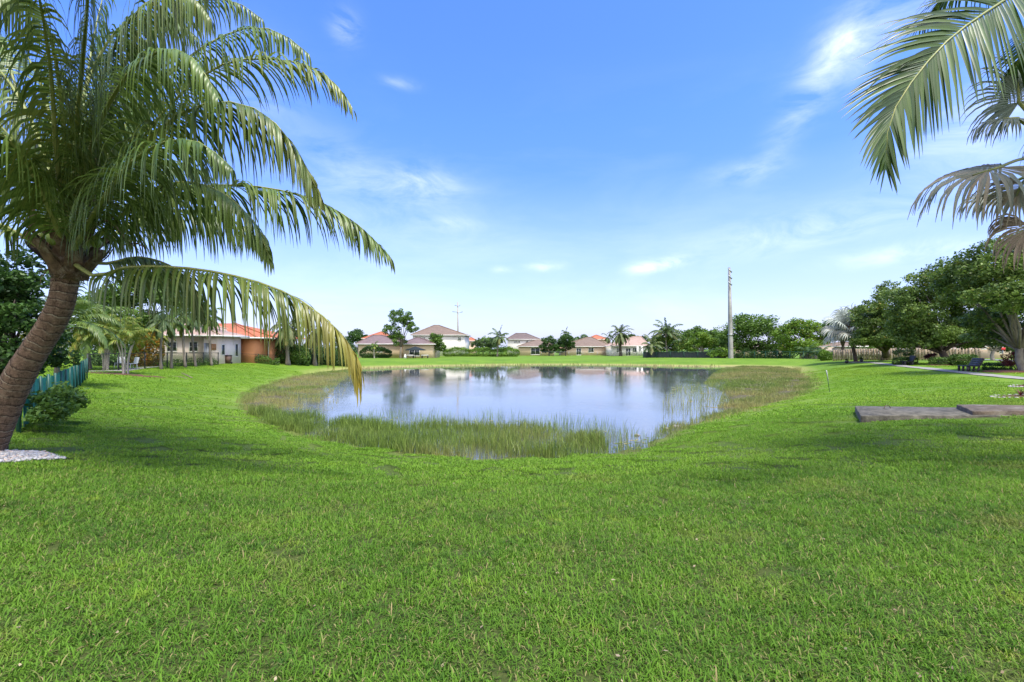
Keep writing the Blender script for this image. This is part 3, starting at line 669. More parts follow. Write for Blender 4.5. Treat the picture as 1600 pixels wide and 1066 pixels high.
# hedges, bushes
def hedge(label, px0, px1, d, h, dep, mleaf, seed, n, size, name='hedge', grp=None, d1=None, wav=.12, yel=0., cat='hedge'):
    d1 = d1 or d; a = GD(px0, d); b = GD(px1, d1); r = np.random.default_rng(seed); n = int(n*1.3)
    L_ = (b-a).length; t = r.random(n); th = r.random(n)*2*np.pi; ex = .55 if wav < .2 else .85
    cs, sn = np.cos(th), np.sin(th); cy = np.sign(cs)*np.abs(cs)**ex; cz = np.sign(sn)*np.abs(sn)**ex
    ph = seed*1.3; wv = 1+wav*(np.sin(t*L_*2.1/h+ph)*.9+np.sin(t*L_*4.7/h+2*ph)*.5)
    rad = 1-.22*r.random(n)**1.5+.08*r.normal(size=n)*(1+3*wav); en = np.minimum(1, np.minimum(t, 1-t)*L_/(h*.45)+.15)**.5
    dx = (b-a)/L_; nx, ny = -dx.y, dx.x; off = cy*dep*.5*rad*wv*en; x = a.x+(b.x-a.x)*t+nx*off; y = a.y+(b.y-a.y)*t+ny*off
    z = Z(x, y)+h*.5*wv+cz*h*.5*rad*wv*en
    P = np.stack([x, y, z], 1); m = n; u = r.normal(size=(m, 3)); u /= np.linalg.norm(u, axis=1)[:, None]; nr_ = r.normal(size=(m, 3)); nr_[:, 2] += .4; nr_[:, 1] -= .5
    v = np.cross(nr_, u); v /= np.linalg.norm(v, axis=1)[:, None]+1e-9; s = size*(.55+.9*r.random(m)); A = u*s[:, None]*.5; B = v*s[:, None]*.3
    V = np.stack([P-A, P-B, P+A, P+B], 1).reshape(-1, 3); F = np.arange(4*m).reshape(-1, 4); T = np.zeros((m, 3))
    T[:, 0] = np.clip(r.random(m)*.7+.3*np.sin(t*L_*3/h+3*th), 0, 1); T[:, 1] = (r.random(m) < yel*1.2)*r.random(m)
    o = build(name, V, F, mleaf, None, np.repeat(T, 4, 0), loc=(a+b)/2); tag(o, label, cat, grp); return o
hedge('long clipped hedge behind the far bank in front of the two-storey white house', 692, 812, 120, 2.2, 1.5, M_leafb, 61, 9000, .26, yel=.05)
hedge('dark hedge panel left of the tan wall with the small palm before it', 562, 612, 100, 2.3, 1.5, M_leafd, 62, 4500, .25)
hedge('dense dark shrub bed between the orange house and the pond', 434, 482, 59, 2.3, 2.4, M_leaf, 63, 8000, .18, d1=58, wav=.25, name='shrub', cat='shrub')
hedge('low dark shrubs sloping toward the pond under the drooping frond', 470, 556, 61, 1.6, 2.0, M_leafd, 64, 7500, .17, d1=66, wav=.3, name='shrub', cat='shrub')
hedge('taller dark shrubs behind the low shrub bed', 474, 556, 69, 3.0, 2.4, M_leafd, 65, 5500, .2, wav=.3, name='shrub', cat='shrub')
hedge('low shrubs at the foot of the orange house', 392, 436, 54, .8, 1.0, M_leaf, 66, 1800, .12, wav=.3, name='shrub', cat='shrub')
hedge('croton shrubs with yellow and orange leaves behind the black chain fence', 205, 252, 39, 2.3, 1.6, M_leafy, 67, 4200, .15, wav=.25, name='croton_shrub', yel=.25, cat='shrub')
hedge('dark leafy hedge behind the white outdoor chairs', 140, 212, 41, 2.3, 1.6, M_leafd, 68, 3800, .16, wav=.2)
hedge('small shrubs along the fence before the pink house', 256, 338, 39.5, .5, .6, M_leaf, 69, 2200, .1, d1=46, wav=.4, name='shrub', cat='shrub')
hedge('tall green hedge at the end of the wooden fence', 1280, 1303, 71, 1.7, 1.4, M_leafb, 70, 3600, .17, wav=.2)
hedge('dark shrub mass behind the green chain fence', 1150, 1240, 97, 1.6, 1.6, M_leafd, 71, 3500, .26, wav=.3)
hedge('clipped dark green round hedge left of the red bush', 1543, 1574, 33, .52, 1.2, M_leafd, 72, 3600, .07, wav=.05)
hedge('clipped green hedge behind the farther bench', 1398, 1430, 46, .75, 1.2, M_leaf, 73, 3200, .1, wav=.05)
hedge('clipped green hedge around the dark trunk behind the nearer bench', 1455, 1487, 43, .75, 1.1, M_leaf, 74, 3200, .1, wav=.05)
hedge('tall clipped two-toned hedge behind the nearer bench', 1490, 1522, 42, 1.05, 1.4, M_leaf, 75, 4200, .1, wav=.05)
hedge('low dark hedge under the trees by the wooden fence', 1340, 1376, 66, .8, 1.0, M_leafd, 76, 1500, .15)
b = G(1596, 583)
bush('red_bush', 'dark red leaved bush on a mulch bed at the right edge', 'bush', GD(1592, 31), pblobs(31, [(1583,562,16,11),(1606,560,18,14),(1594,555,14,9)]), 4200, .09, M_leafr, 77, clumps=16, yel=.2)
bush('red_bush', 'low red-brown bush in front of the wooden fence, beside the dark trunk', 'bush', GD(1457, 47), pblobs(47, [(1457,557,11,5),(1450,556,7,4)]), 1100, .1, M_leafr, 78)
bush('red_bush', 'small red-brown bush behind the tall clipped hedge', 'bush', GD(1492, 45), pblobs(45, [(1491,557,7,5)]), 700, .1, M_leafr, 79)
bush('bush', 'yellow-green bush showing over the wooden fence', 'bush', GD(1363, 66), pblobs(66, [(1363,547,8,7)]), 700, .16, M_leafb, 80)
bush('bush', 'pale feathery bush on a thin stem before the wooden fence', 'bush', GD(1408, 50), pblobs(50, [(1402,550,9,6),(1420,550,10,6)]), 1500, .12, M_palmfar, 81)
# far-off woods closing the horizon
V_, F_, T2 = [], [], []; off = 0
bl = []
r = random.Random(9)
for i in range(150):
    a = R(-75+i); d = 250+r.uniform(-15, 15); bl.append(((math.sin(a)*d, math.cos(a)*d, .6), 5, 5, 3.6+r.uniform(-.9, 1.2)))
V, F, T = leafcloud(bl, 40000, .9, 99, clumps=7, crad=.5)
o = build('distant_woods', V, F, M_leafd, tint=T, loc=(0, 250, 0)); o['kind'] = 'stuff'; tag(o, 'distant line of low dark trees on the horizon', 'woods')
# ------------------------------------------------------------------ palms
ZV = Vector((0, 0, 1))
def frond(mb, mr, P, LL, n, wid, droop, rnd, seg=6, r0=.045, yel=0., yeltip=0., start=.16, fold=.25, tint=.5, up0=.2, a0=55, a1=22, both=True, hint=None, miss=.02, side=1.0, upv=None, jit=.06):
    C_ = catmull([tuple(p) for p in P], 12); C_ = [Vector(c) for c in C_]
    cum = [0.]
    for i in range(1, len(C_)): cum.append(cum[-1]+(C_[i]-C_[i-1]).length)
    tot = cum[-1]
    def at(t):
        s = t*tot
        for i in range(1, len(cum)):
            if cum[i] >= s: break
        f = (s-cum[i-1])/max(cum[i]-cum[i-1], 1e-6); return C_[i-1].lerp(C_[i], f), (C_[i]-C_[i-1]).normalized()
    k = 16; mr.tube([at(i/k)[0] for i in range(k+1)], [r0*(1.5 if i == 0 else 1)*(1-(i/k))**.8+.005 for i in range(k+1)], 7, (.5, 0, 0), flat=.7)
    gd, gv, gn = 1., Vector((0, 0, 0)), 0
    for i in range(n):
        if gn <= 0: gn = rnd.randint(3, 8); gd = rnd.uniform(.65, 1.45); gv = Vector((rnd.uniform(-1, 1), rnd.uniform(-1, 1), rnd.uniform(-1, 1)))*jit*1.1
        gn -= 1
        t = start+(1-start)*(i+.5*rnd.random())/n; p, T = at(min(t, .999))
        U = ZV-T*T.z
        if upv is not None: U = Vector(upv)-T*T.dot(Vector(upv))
        if hint is not None and U.length < .45: U = Vector(hint)-T*T.dot(Vector(hint))
        U.normalize(); S = T.cross(U).normalized(); q = (t-start)/(1-start)
        ang = R(a0+(a1-a0)*q*q); prof = min(1, .5+q*3)*(1 if q < .55 else 1-.68*((q-.55)/.45)**1.4)
        for s_ in (-1, 1):
            if rnd.random() < miss: continue
            L_ = LL*prof*rnd.uniform(.80, 1.06)*(rnd.uniform(.4, .8) if rnd.random() < .08 else 1); d = (S*s_*math.sin(ang)*side+T*math.cos(ang)+U*up0*rnd.uniform(.4, 1.4)).normalized()
            d = (d+Vector((rnd.uniform(-1, 1), rnd.uniform(-1, 1), rnd.uniform(-1, 1)))*jit+gv).normalized()
            pt = [p.copy()]; wds = [T-d*T.dot(d)]; x = p.copy(); dr = droop*gd*rnd.uniform(.7, 1.3)
            for j in range(seg):
                f = (j+1)/seg; d = (d+Vector((0, 0, -1))*dr*(.8+.7*f)/seg*2).normalized(); x = x+d*L_/seg; pt.append(x.copy()); wds.append(T-d*T.dot(d))
            ww = [wid*v for v in ((.55, 1, .92, .78, .6, .38, .05) if seg == 6 else (.6, 1, .7, .06))]
            yy = min(1, max(0, yel*rnd.random()*2+(yeltip*max(0, q-.62)*3 if yeltip else 0)))
            mb.strip(pt, ww, wds, fold, (min(1, max(0, tint+rnd.uniform(-.3, .3))), yy, 0))
def rachis(c, az, el, L, grav, n=7):
    """arching rachis from c: azimuth az, start elevation el (radians)"""
    p = Vector(c); d = Vector((math.cos(az)*math.cos(el), math.sin(az)*math.cos(el), math.sin(el))); out = [p.copy()]
    for i in range(n):
        d = (d+Vector((0, 0, -grav*(.4+1.2*i/n)/n*2))).normalized(); p = p+d*L/n; out.append(p.copy())
    return out
def palm(name, label, base, crown, n, L, leaf, wid, m_leaf, tr, seed, nl=34, els=(75, -25), grav=.9, droop=.5, group=None, yel=.05, bend=.3, seg=3, mbark=None, cat='palm tree', m_rib=None, tint=.5, nut=False, crownshaft=False, r0=.03, dead=0):
    rt = root(name, base, label, cat, group); rnd = random.Random(seed); b = Vector(base); c = Vector(crown)
    mb = MB(); pts = []; k = 14
    for i in range(k+1):
        t = i/k; p = b.lerp(c, t); p += (c-b).cross(Vector((0, 1, 0))).normalized()*math.sin(t*math.pi)*bend*.3; pts.append(p)
    pts[0] = pts[0]-Vector((0, 0, .15))
    mb.tube(pts, [tr*(1.35-.5*min(1, i/3)+(.06 if i % 2 else 0)) for i in range(k+1)], 9, jit=.06); mb.build('trunk', mbark or M_bark, rt, smooth=True)
    if crownshaft:
        mb = MB(); mb.tube([c-Vector((0, 0, .1)), c+Vector((0, 0, .25)), c+Vector((0, 0, .8))], [tr*1.1, tr*1.2, tr*.5], 8); mb.build('crown_shaft', M_midrib, rt, smooth=True); c = c+Vector((0, 0, .7))
    mb = MB(); mr = MB()
    for i in range(n):
        f = i/(n-1 if n > 1 else 1); el = R(els[0]+(els[1]-els[0])*f**.8+rnd.uniform(-8, 8)); az = i*2.39996+rnd.uniform(-.25, .25)
        P = rachis(c, az, el, L*rnd.uniform(.85, 1.08)*(1 if f < .8 else .9), grav*rnd.uniform(.8, 1.2))
        frond(mb, mb, P, leaf, nl, wid, droop, rnd, seg=seg, r0=r0, yel=yel+(.25 if f > .85 else 0), tint=tint)
    mb.build('crown', m_leaf, rt)
    if nut:
        mb = MB()
        for i in range(7): a = i*.9; pebbles(mb, c.x+math.cos(a)*tr*1.6, c.y+math.sin(a)*tr*1.6, c.z-.15-rnd.random()*.25, .12, rnd, (.5, .3, 0))
        mb.build('coconut', M_areca, rt, smooth=True)
    return rt

# ---- the leaning coconut palm in the left foreground
mcol, nt, N, L = new_mat('coconut_trunk')
la = nd(nt, 'ShaderNodeAttribute', attribute_name='along').outputs['Fac']
n1 = noise_(nt, pos_(nt), 3.2, 4, .6); n2 = noise_(nt, pos_(nt, (1, 1, 4)), 14., 6, .75); n3 = noise_(nt, pos_(nt), 45., 4, .7)
ph = math_(nt, 'ADD', math_(nt, 'MULTIPLY', la, 6.6), math_(nt, 'MULTIPLY', n2, .22)); saw = math_(nt, 'FRACT', ph)
col = mixc(nt, ramp_(nt, n2, .32, .68), (.13,.078,.05), (.38,.25,.165))
col = mixc(nt, math_(nt, 'MULTIPLY', ramp_(nt, saw, .80, .95), ramp_(nt, n1, .40, .60, .05, 1)), col, (.55,.45,.32)); col = mixc(nt, math_(nt, 'MULTIPLY', ramp_(nt, saw, .02, .22, 1, 0), ramp_(nt, n2, .3, .5)), col, (.03,.018,.012))
col = mixc(nt, ramp_(nt, noise_(nt, pos_(nt, (1, 1, .35)), 26., 4, .8), .5, .62, 0, .7), col, (.045,.028,.018)); col = mixc(nt, ramp_(nt, noise_(nt, pos_(nt), 7., 4, .7), .54, .66, 0, .6), col, (.36,.27,.18)); col = mixc(nt, ramp_(nt, n1, .6, .8, 0, .35), col, (.33,.27,.19))
surf(nt, col, .9, math_(nt, 'ADD', math_(nt, 'ADD', n2, math_(nt, 'MULTIPLY', n3, 1.2)), saw), 1., .04, .2)
M_coco = mcol
hb = GD(-22, 7.75)
hero = root('coconut_palm', hb, 'large leaning coconut palm with ringed trunk in white pebbles at the left', 'palm tree')
ctr = catmull([tuple(W(-32, 712, 7.75)), tuple(W(-20, 685, 7.75)), tuple(W(10, 628, 7.75)), tuple(W(36, 577, 7.7)), tuple(W(57, 543, 7.68)), tuple(W(80, 508, 7.65)), tuple(W(95, 475, 7.6)), tuple(W(102, 440, 7.6)), tuple(W(108, 405, 7.6))], 20)
V, F, AL = [], [], []; nseg = 28; L_ = 0; prev = None; rnd = random.Random(2)
for i, p in enumerate(ctr):
    p = Vector(p); q0 = Vector(ctr[max(i-1, 0)]); q1 = Vector(ctr[min(i+1, len(ctr)-1)]); T = (q1-q0).normalized()
    if i: L_ += (p-Vector(ctr[i-1])).length
    Nn = T.cross(Vector((0, 1, 0))).normalized(); Bn = T.cross(Nn); f = i/(len(ctr)-1)
    r_ = ((.345-.30*f) if f < .25 else (.27-.05*(f-.25)/.75))*(.74+.20*max(0, 1-f/.45)+.12*max(0, (f-.82)/.18))
    for k in range(nseg):
        a = 6.283*k/nseg; nn = mnoise.noise(Vector((math.cos(a)*1.6, math.sin(a)*1.6, L_*1.2)))
        n1d = mnoise.noise(Vector((7.3, 1.1, L_*1.7)))*1.1+nn*.30; s = ((L_*6.6+n1d) % 1.0); rr_ = r_*(1+.035*(s**3-.25)+nn*.05)
        v = p+Nn*math.cos(a)*rr_+Bn*math.sin(a)*rr_; V.append(tuple(v)); AL.append(L_+n1d/6.6)
for i in range(len(ctr)-1):
    for k in range(nseg): j = (k+1) % nseg; F.append((i*nseg+k, i*nseg+j, (i+1)*nseg+j, (i+1)*nseg+k))
build('trunk', V, F, M_coco, hero, smooth=True, attr={'along': AL})
HC = W(108, 400, 7.6)
# old leaf bases and fibre around the crown
for i in range(17):
    mb = MB(); az = i*2.4; h0 = -.42+.62*i/17; c0 = HC+Vector((math.cos(az)*.19, math.sin(az)*.19, h0)); o_ = Vector((math.cos(az), math.sin(az), 0))
    c1 = c0+o_*.10+ZV*.16; c2 = c0+o_*rnd.uniform(.22, .34)+ZV*rnd.uniform(.32, .42); c3 = c2+o_*rnd.uniform(.03, .12)+ZV*rnd.uniform(.10, .2)
    t_ = Vector((-o_.y, o_.x, 0)); pts_ = [Vector(q) for q in catmull([tuple(c0), tuple(c1), tuple(c2), tuple(c3)], 3)]
    m_ = len(pts_)-1; mb.strip(pts_, [.34*(1-.68*(j/m_)**.7) for j in range(m_+1)], t_, .30)
    mb.strip([q+o_*.03 for q in pts_], [.30*(1-.68*(j/m_)**.7) for j in range(m_+1)], t_, .2)
    mb.build('leaf_base', M_boot, hero)
mb = MB()
for i in range(160):
    az = rnd.random()*6.28; r0_ = rnd.uniform(.12, .26); p = HC+Vector((math.cos(az)*r0_, math.sin(az)*r0_, rnd.uniform(-.35, .45)))
    q = p+Vector((rnd.uniform(-.2, .2), rnd.uniform(-.2, .2), rnd.uniform(-.35, .1))); mb.tube([p, p.lerp(q, .5)+Vector((rnd.uniform(-.04, .04),)*3), q], [.007, .006, .003], 4)
mb.tube([HC-ZV*.4, HC, HC+ZV*.35, HC+ZV*.6], [.2, .22, .15, .06], 10, jit=.3)
f_ = mb.build('fibre_sheath', M_boot, hero); f_['kind'] = 'stuff'
for px, py, d, s in ((72,350,7.35,.105),(84,372,7.3,.10),(62,372,7.5,.09),(150,378,7.4,.08)):
    mb = MB(); n1_, n2_ = 14, 9; c = W(px, py, d); vs = []
    for j in range(n2_+1):
        a = math.pi*j/n2_
        for i in range(n1_): b_ = 6.283*i/n1_; vs.append((c.x+math.cos(b_)*math.sin(a)*s, c.y+math.sin(b_)*math.sin(a)*s, c.z+math.cos(a)*s*1.25))
    mb.add(vs, [(j*n1_+i, (j+1)*n1_+i, (j+1)*n1_+(i+1) % n1_, j*n1_+(i+1) % n1_) for j in range(n2_) for i in range(n1_)])
    mb.build('coconut', nmat('green_coconut', (.10,.16,.03), (.2,.25,.05), 5, .4, .1) if 'green_coconut' not in bpy.data.materials else bpy.data.materials['green_coconut'], hero, smooth=True)
# flower stalks (brown, woody)
for i, (a, b_, c) in enumerate([((120,385,7.3),(165,345,7.0),(205,385,6.9)),((95,380,7.4),(60,345,7.2),(40,370,7.1)),((118,370,7.4),(150,300,7.2),(150,240,7.1)),((108,370,7.5),(95,300,7.4),(88,238,7.3))]):
    mb = MB(); P = [Vector(q) for q in catmull([tuple(W(*a)), tuple(W(*b_)), tuple(W(*c))], 6)]; mb.tube(P, [.028*(1-.6*k/len(P)) for k in range(len(P))], 6)
    for k in range(14):
        p = P[int(rnd.uniform(.4, 1)*(len(P)-1))]; q = p+Vector((rnd.uniform(-.3, .3), rnd.uniform(-.2, .2), rnd.uniform(-.3, .1))); mb.tube([p, p.lerp(q, .5)+ZV*.03, q], [.009, .007, .003], 4)
    mb.build('flower_stalk', M_boot, hero)
# fronds: (rachis points px,py,depth), leaflet length, number per side, droop, tint, yellow, yellow tip
HF = [
 ([(125,425,7.5),(150,432,7.3),(200,418,7.1),(300,420,6.9),(400,440,6.8),(470,470,6.75),(522,510,6.7),(552,552,6.7),(560,598,6.7)], 1.05, 100, 1.6, .42, .05, .75),
 ([(125,405,7.5),(160,365,7.6),(220,315,7.8),(300,293,8.0),(400,292,8.1),(490,312,8.1),(555,348,8.1),(609,400,8.1)], 1.05, 100, 1.15, .5, .10, .1),
 ([(122,400,7.4),(150,340,7.1),(190,270,6.8),(240,210,6.6),(300,170,6.5),(360,160,6.45),(415,180,6.4),(460,230,6.4),(498,302,6.4)], 1.15, 100, 1.5, .45, .08, .25),
 ([(120,400,7.6),(160,320,7.9),(220,220,8.0),(290,140,8.0),(350,100,8.0),(410,92,8.0),(470,100,8.0),(520,128,8.0),(550,168,8.0)], .95, 95, .75, .62, .10, .25),
 ([(118,400,7.7),(150,290,8.3),(200,190,8.6),(265,115,8.7),(330,66,8.7),(385,44,8.7),(435,50,8.7),(482,84,8.7)], 1.0, 85, .55, .35, .02, .0),
 ([(118,400,7.8),(140,270,8.6),(185,140,9.1),(240,50,9.3),(300,5,9.4),(360,0,9.4),(410,30,9.4)], 1.05, 80, .7, .35, .02, .0),
 ([(114,395,7.6),(130,280,7.6),(150,160,7.4),(185,60,7.0),(235,0,6.7),(290,-10,6.5),(330,30,6.4)], 1.0, 85, .9, .45, .05, .0),
 ([(112,400,7.4),(118,300,7.2),(120,200,6.8),(128,110,6.2),(134,40,5.6),(138,-20,5.0),(138,-50,4.4)], 1.0, 90, 1.3, .5, .05, .0),
 ([(108,395,7.5),(104,280,7.4),(96,160,7.0),(80,60,6.5),(50,0,6.0),(10,-10,5.6),(-30,30,5.3)], .95, 90, 1.3, .55, .12, .2),
 ([(104,395,7.6),(80,280,7.8),(40,170,7.9),(-20,90,8.0),(-100,60,8.0),(-180,90,8.0)], 1.0, 80, .7, .4, .05, .0),
 ([(102,400,7.6),(70,310,7.3),(20,220,7.0),(-50,160,6.8),(-130,150,6.7),(-200,200,6.7)], 1.05, 85, 1.1, .42, .05, .0),
 ([(100,405,7.5),(82,340,7.0),(50,270,6.6),(10,215,6.3),(-50,200,6.1),(-110,240,6.0)], .95, 85, 1.3, .5, .06, .0),
 ([(98,415,7.5),(60,385,7.3),(10,355,7.1),(-60,340,7.0),(-150,370,7.0),(-220,440,7.0)], 1.0, 80, 1.4, .4, .1, .2),
 ([(100,410,7.7),(65,350,8.3),(20,300,8.9),(-50,270,9.3),(-130,280,9.5)], 1.0, 75, 1.0, .35, .05, .0),
 ([(110,400,7.7),(105,320,8.6),(92,240,9.8),(80,190,10.8),(70,180,11.6)], 1.0, 75, .8, .35, .02, .0),
 ([(114,400,7.7),(150,330,8.6),(205,270,9.6),(265,250,10.4),(320,270,11.0)], 1.05, 80, .9, .35, .02, .0),
 ([(118,405,7.7),(170,370,8.3),(240,335,8.9),(310,330,9.3),(375,350,9.6),(420,390,9.8)], 1.0, 80, 1.2, .4, .05, .1),
 ([(116,398,7.4),(150,330,6.6),(195,265,6.1),(250,225,5.75),(310,222,5.5),(362,262,5.35)], .9, 80, 1.4, .4, .05, .0),
 ([(108,400,7.8),(120,260,9.0),(135,130,9.8),(150,40,10.3),(165,-20,10.7)], 1.0, 75, .5, .3, .02, .0),
 ([(118,402,7.5),(175,350,7.2),(235,300,7.1),(290,285,7.0),(345,300,6.95),(395,345,6.9),(420,400,6.9)], .95, 85, 1.4, .42, .05, .1),
 ([(122,430,7.6),(165,412,7.9),(215,402,8.2),(265,415,8.4),(300,445,8.5),(318,490,8.5)], .75, 60, 1.5, .3, .05, .1),
 ([(106,395,7.7),(60,250,8.6),(20,120,9.0),(-10,30,9.2),(-30,-20,9.3)], 1.0, 80, .6, .35, .03, .0),
 ([(112,395,7.5),(150,220,7.4),(200,90,7.3),(250,-10,7.2),(320,-60,7.1),(390,-40,7.0)], 1.1, 80, .8, .4, .03, .0),
 ([(112,395,7.6),(110,250,8.2),(140,120,8.6),(190,40,8.7),(250,20,8.7),(310,60,8.6)], 1.0, 85, 1.2, .4, .03, .0),
 ([(106,395,7.6),(90,250,8.0),(60,120,8.3),(10,60,8.4),(-50,70,8.4)], 1.0, 85, 1.2, .35, .03, .0),
 ([(110,395,7.5),(140,240,6.9),(190,130,6.4),(250,80,6.1),(300,90,5.9),(340,150,5.8)], 1.0, 85, 1.6, .5, .05, .0),
 ([(108,395,7.4),(90,260,6.7),(80,120,6.1),(66,20,5.6),(50,-40,5.2),(20,-60,4.9)], 1.0, 85, 2.2, .6, .12, .0),
]
for i, (P, LL, n, dr, ti, ye, yt) in enumerate(HF):
    rnd = random.Random(100+i); mb, mr = MB(), MB(); ti += rnd.uniform(-.12, .2); ye += rnd.choice((0, 0, .05, .12))
    frond(mb, mr, [HC+Vector((0, 0, -.05))]+[W(*q) for q in P[1:]], LL*1.12, int(n*1.3), .038, (3.9 if i in (6, 7, 8, 9, 14, 18, 21) else 2.6 if i in (4, 5, 22) else max(dr, 1.0)*1.2), rnd, jit=.13, r0=.042, yel=ye*.5, yeltip=yt*(.9 if i == 0 else .3), tint=ti, hint=(0, 1, 0), a0=60 if i not in (6, 7, 8, 9, 14, 18, 21) else 42, a1=24, start=.2 if i else .13, miss=.04)
    fo = mb.build('frond', M_palm, hero, loc=None); mr.build('midrib', M_midrib, fo, smooth=True)
# ---- coconut palm whose crown hangs in from beyond the upper right corner
hb2 = GD(1790, 6.2)
hero2 = root('coconut_palm', hb2, 'coconut palm with one green frond hanging into the top right corner', 'palm tree')
c2 = W(1760, -60, 6.0); mb = MB(); P = [Vector(hb2)-ZV*.1, Vector(hb2)+Vector((.1,0,1)), (Vector(hb2)+c2)/2+Vector((.15, 0, 0)), c2]
P = [Vector(q) for q in catmull([tuple(q) for q in P], 14)]
mb.tube(P, [.22-.07*i/len(P)+(.008 if i % 2 else 0) for i in range(len(P))], 16); mb.build('trunk', M_coco, hero2, smooth=True)
F2 = [([(1700,-40,5.8),(1620,-28,5.5),(1567,2,5.3),(1494,52,5.15),(1447,99,5.1),(1403,160,5.05),(1386,207,5.0),(1384,256,5.0)], .98, 105, .42, .42, .12, .0)]
for k in range(7):
    az = R(-75+k*28)      # the rest of the crown fans out beyond the picture's edge
    P = rachis(c2, az, R(55-14*(k % 3)), 3.4, .8); F2.append((P, .95, 55, .8, .4, .05, 0))
for i, (P, LL, n, dr, ti, ye, yt) in enumerate(F2):
    rnd = random.Random(300+i); mb, mr = MB(), MB()
    pts_ = [c2]+[W(*q) for q in P] if i == 0 else P
    frond(mb, mr, pts_, LL*(1.22 if i == 0 else 1), n, .045, dr if i else .22, rnd, upv=(.1, -.9, .35) if i == 0 else None, r0=.03, yel=.02, tint=.15, hint=(0, 1, 0), a0=58, a1=20, start=.16, up0=.05 if i == 0 else .2, miss=.01, fold=.3)
    fo = mb.build('frond', M_palm, hero2); mr.build('midrib', M_midrib, fo, smooth=True)

# ---- silver fan palms
def fan(mb, c, axis, nrm, rad, rnd, n=34, spread=290, droop=.25, fold=.45, tint=.5, yel=0., seg=6, costa=.3):
    A = Vector(axis).normalized(); Nn = Vector(nrm); Nn = (Nn-A*A.dot(Nn)).normalized(); S = A.cross(Nn); c = Vector(c)
    for i in range(n):
        a = R(-spread/2+spread*(i+.5)/n)+rnd.uniform(-.02, .02); d = A*math.cos(a)+S*math.sin(a); o_ = c+A*rad*costa*max(0, math.cos(a))*.6
        L_ = rad*(1-.22*(abs(a)/R(spread/2))**2)*rnd.uniform(.78, 1.08); x = o_.copy(); pt = [x.copy()]; ww = [.01]; wd = [Nn.cross(d)]; dd = d.copy(); dth = R(spread)/n
        for j in range(seg):
            f = (j+1)/seg
            if f > .45: dd = (dd+Vector((rnd.uniform(-.1, .1), rnd.uniform(-.1, .1)*2, -droop*(f-.3)*1.6))).normalized()
            else: dd = (dd-Nn*.06).normalized()
            x = x+dd*L_/seg; pt.append(x.copy()); w_ = 2*rad*f*math.sin(dth/2)*1.25 if f < .4 else 2*rad*.42*math.sin(dth/2)*1.15*max(.04, (1-f)/.6)**.8
            ww.append(w_); wd.append(Nn.cross(dd))
        mb.strip(pt, ww, wd, fold, (min(1, max(0, tint+rnd.uniform(-.35, .35))), min(1, max(0, yel*rnd.uniform(.2, 1.8))), 0))
def fanpalm(name, label, base, crown, tr, fans, group=None, mbark=None, seed=1, cat='palm tree'):
    rt = root(name, base, label, cat, group); rnd = random.Random(seed); b, c = Vector(base), Vector(crown); mb = MB()
    mb.tube([b-ZV*.1, b+ZV*.3, b.lerp(c, .5), c], [tr*1.3, tr*1.05, tr, tr*.95], 12, jit=.1); mb.build('trunk', mbark or M_bark, rt, smooth=True)
    for cc, ax, nr, rad, dr, ti, ye, mt, nn in fans:
        mb = MB(); fan(mb, cc, ax, nr, rad, rnd, n=int(nn*1.5), droop=dr, tint=ti, yel=ye); mb.mat = 1
        cc = Vector(cc); mid = c.lerp(cc, .5)+ZV*.12*(cc-c).length; mb.tube([Vector(q) for q in catmull([tuple(c), tuple(mid), tuple(cc)], 5)]+[cc+Vector(ax).normalized()*rad*.35], [.035]*5+[.03]*6+[.008], 6)
        mb.build('frond', [mt, M_midrib if mt is M_silver else M_boot], rt)
    return rt
cr = W(1650, 265, 8.5)
fanpalm('silver_fan_palm', 'silvery fan palm with a dead brown frond at the upper right edge', GD(1652, 8.5), cr, .19, [
 (W(1592,160,8.4), (-.15,-.1,.9), (-.2,-1,.3), 1.05, .6, .55, .05, M_silver, 36),
 (W(1590,185,8.2), (-.9,-.1,-.05), (0,-.5,1), .85, 1.1, .45, .1, M_silver, 30),
 (W(1560,262,8.1), (-1,-.05,-.30), (-.15,-.55,1), 1.45, .95, .45, .55, M_silver, 36),
 (W(1596,288,8.0), (-.5,-.2,-.7), (-.7,-.9,.3), .85, .8, .6, .7, M_silver, 30),
 (W(1560,300,9.2), (-.9,.1,-.35), (0,-.6,1), .8, 1.0, .4, .2, M_silver, 28),
 (W(1604,352,8.2), (-.12,-.1,-1), (-.5,-1,.1), .85, 1.2, .4, .2, M_dead, 30),
 (W(1680,150,9), (.4,.1,1), (0,-1,.2), 1.1, .6, .5, .1, M_silver, 34),
 (W(1760,230,8.5), (1,0,.2), (0,-.5,1), 1.1, .8, .5, .1, M_silver, 34),
 (W(1720,330,8.2), (.8,0,-.5), (0,-.6,1), 1.0, .9, .5, .3, M_silver, 30),
 (W(1660,200,7.3), (0,-1,.5), (0,.4,1), .9, .8, .5, .1, M_silver, 30)], seed=5)
b = GD(1337, 62); c = W(1327, 515, 62); fl = []
rnd = random.Random(8)
for i in range(24):
    az = i*2.4; el = R(80-115*i/24); d_ = Vector((math.cos(az)*math.cos(el), math.sin(az)*math.cos(el), math.sin(el)))
    fl.append((c+d_*1.6, d_, (ZV if abs(d_.z) < .8 else Vector((0, -1, .2)))+Vector((0, -.7, 0)), 2.0, .6, .75, .1 if i < 14 else .4, M_silverb, 18))
fanpalm('silver_fan_palm', 'silvery fan palm with thin trunk standing before the wooden fence', b, c, .2, fl, mbark=M_barkd, seed=9)

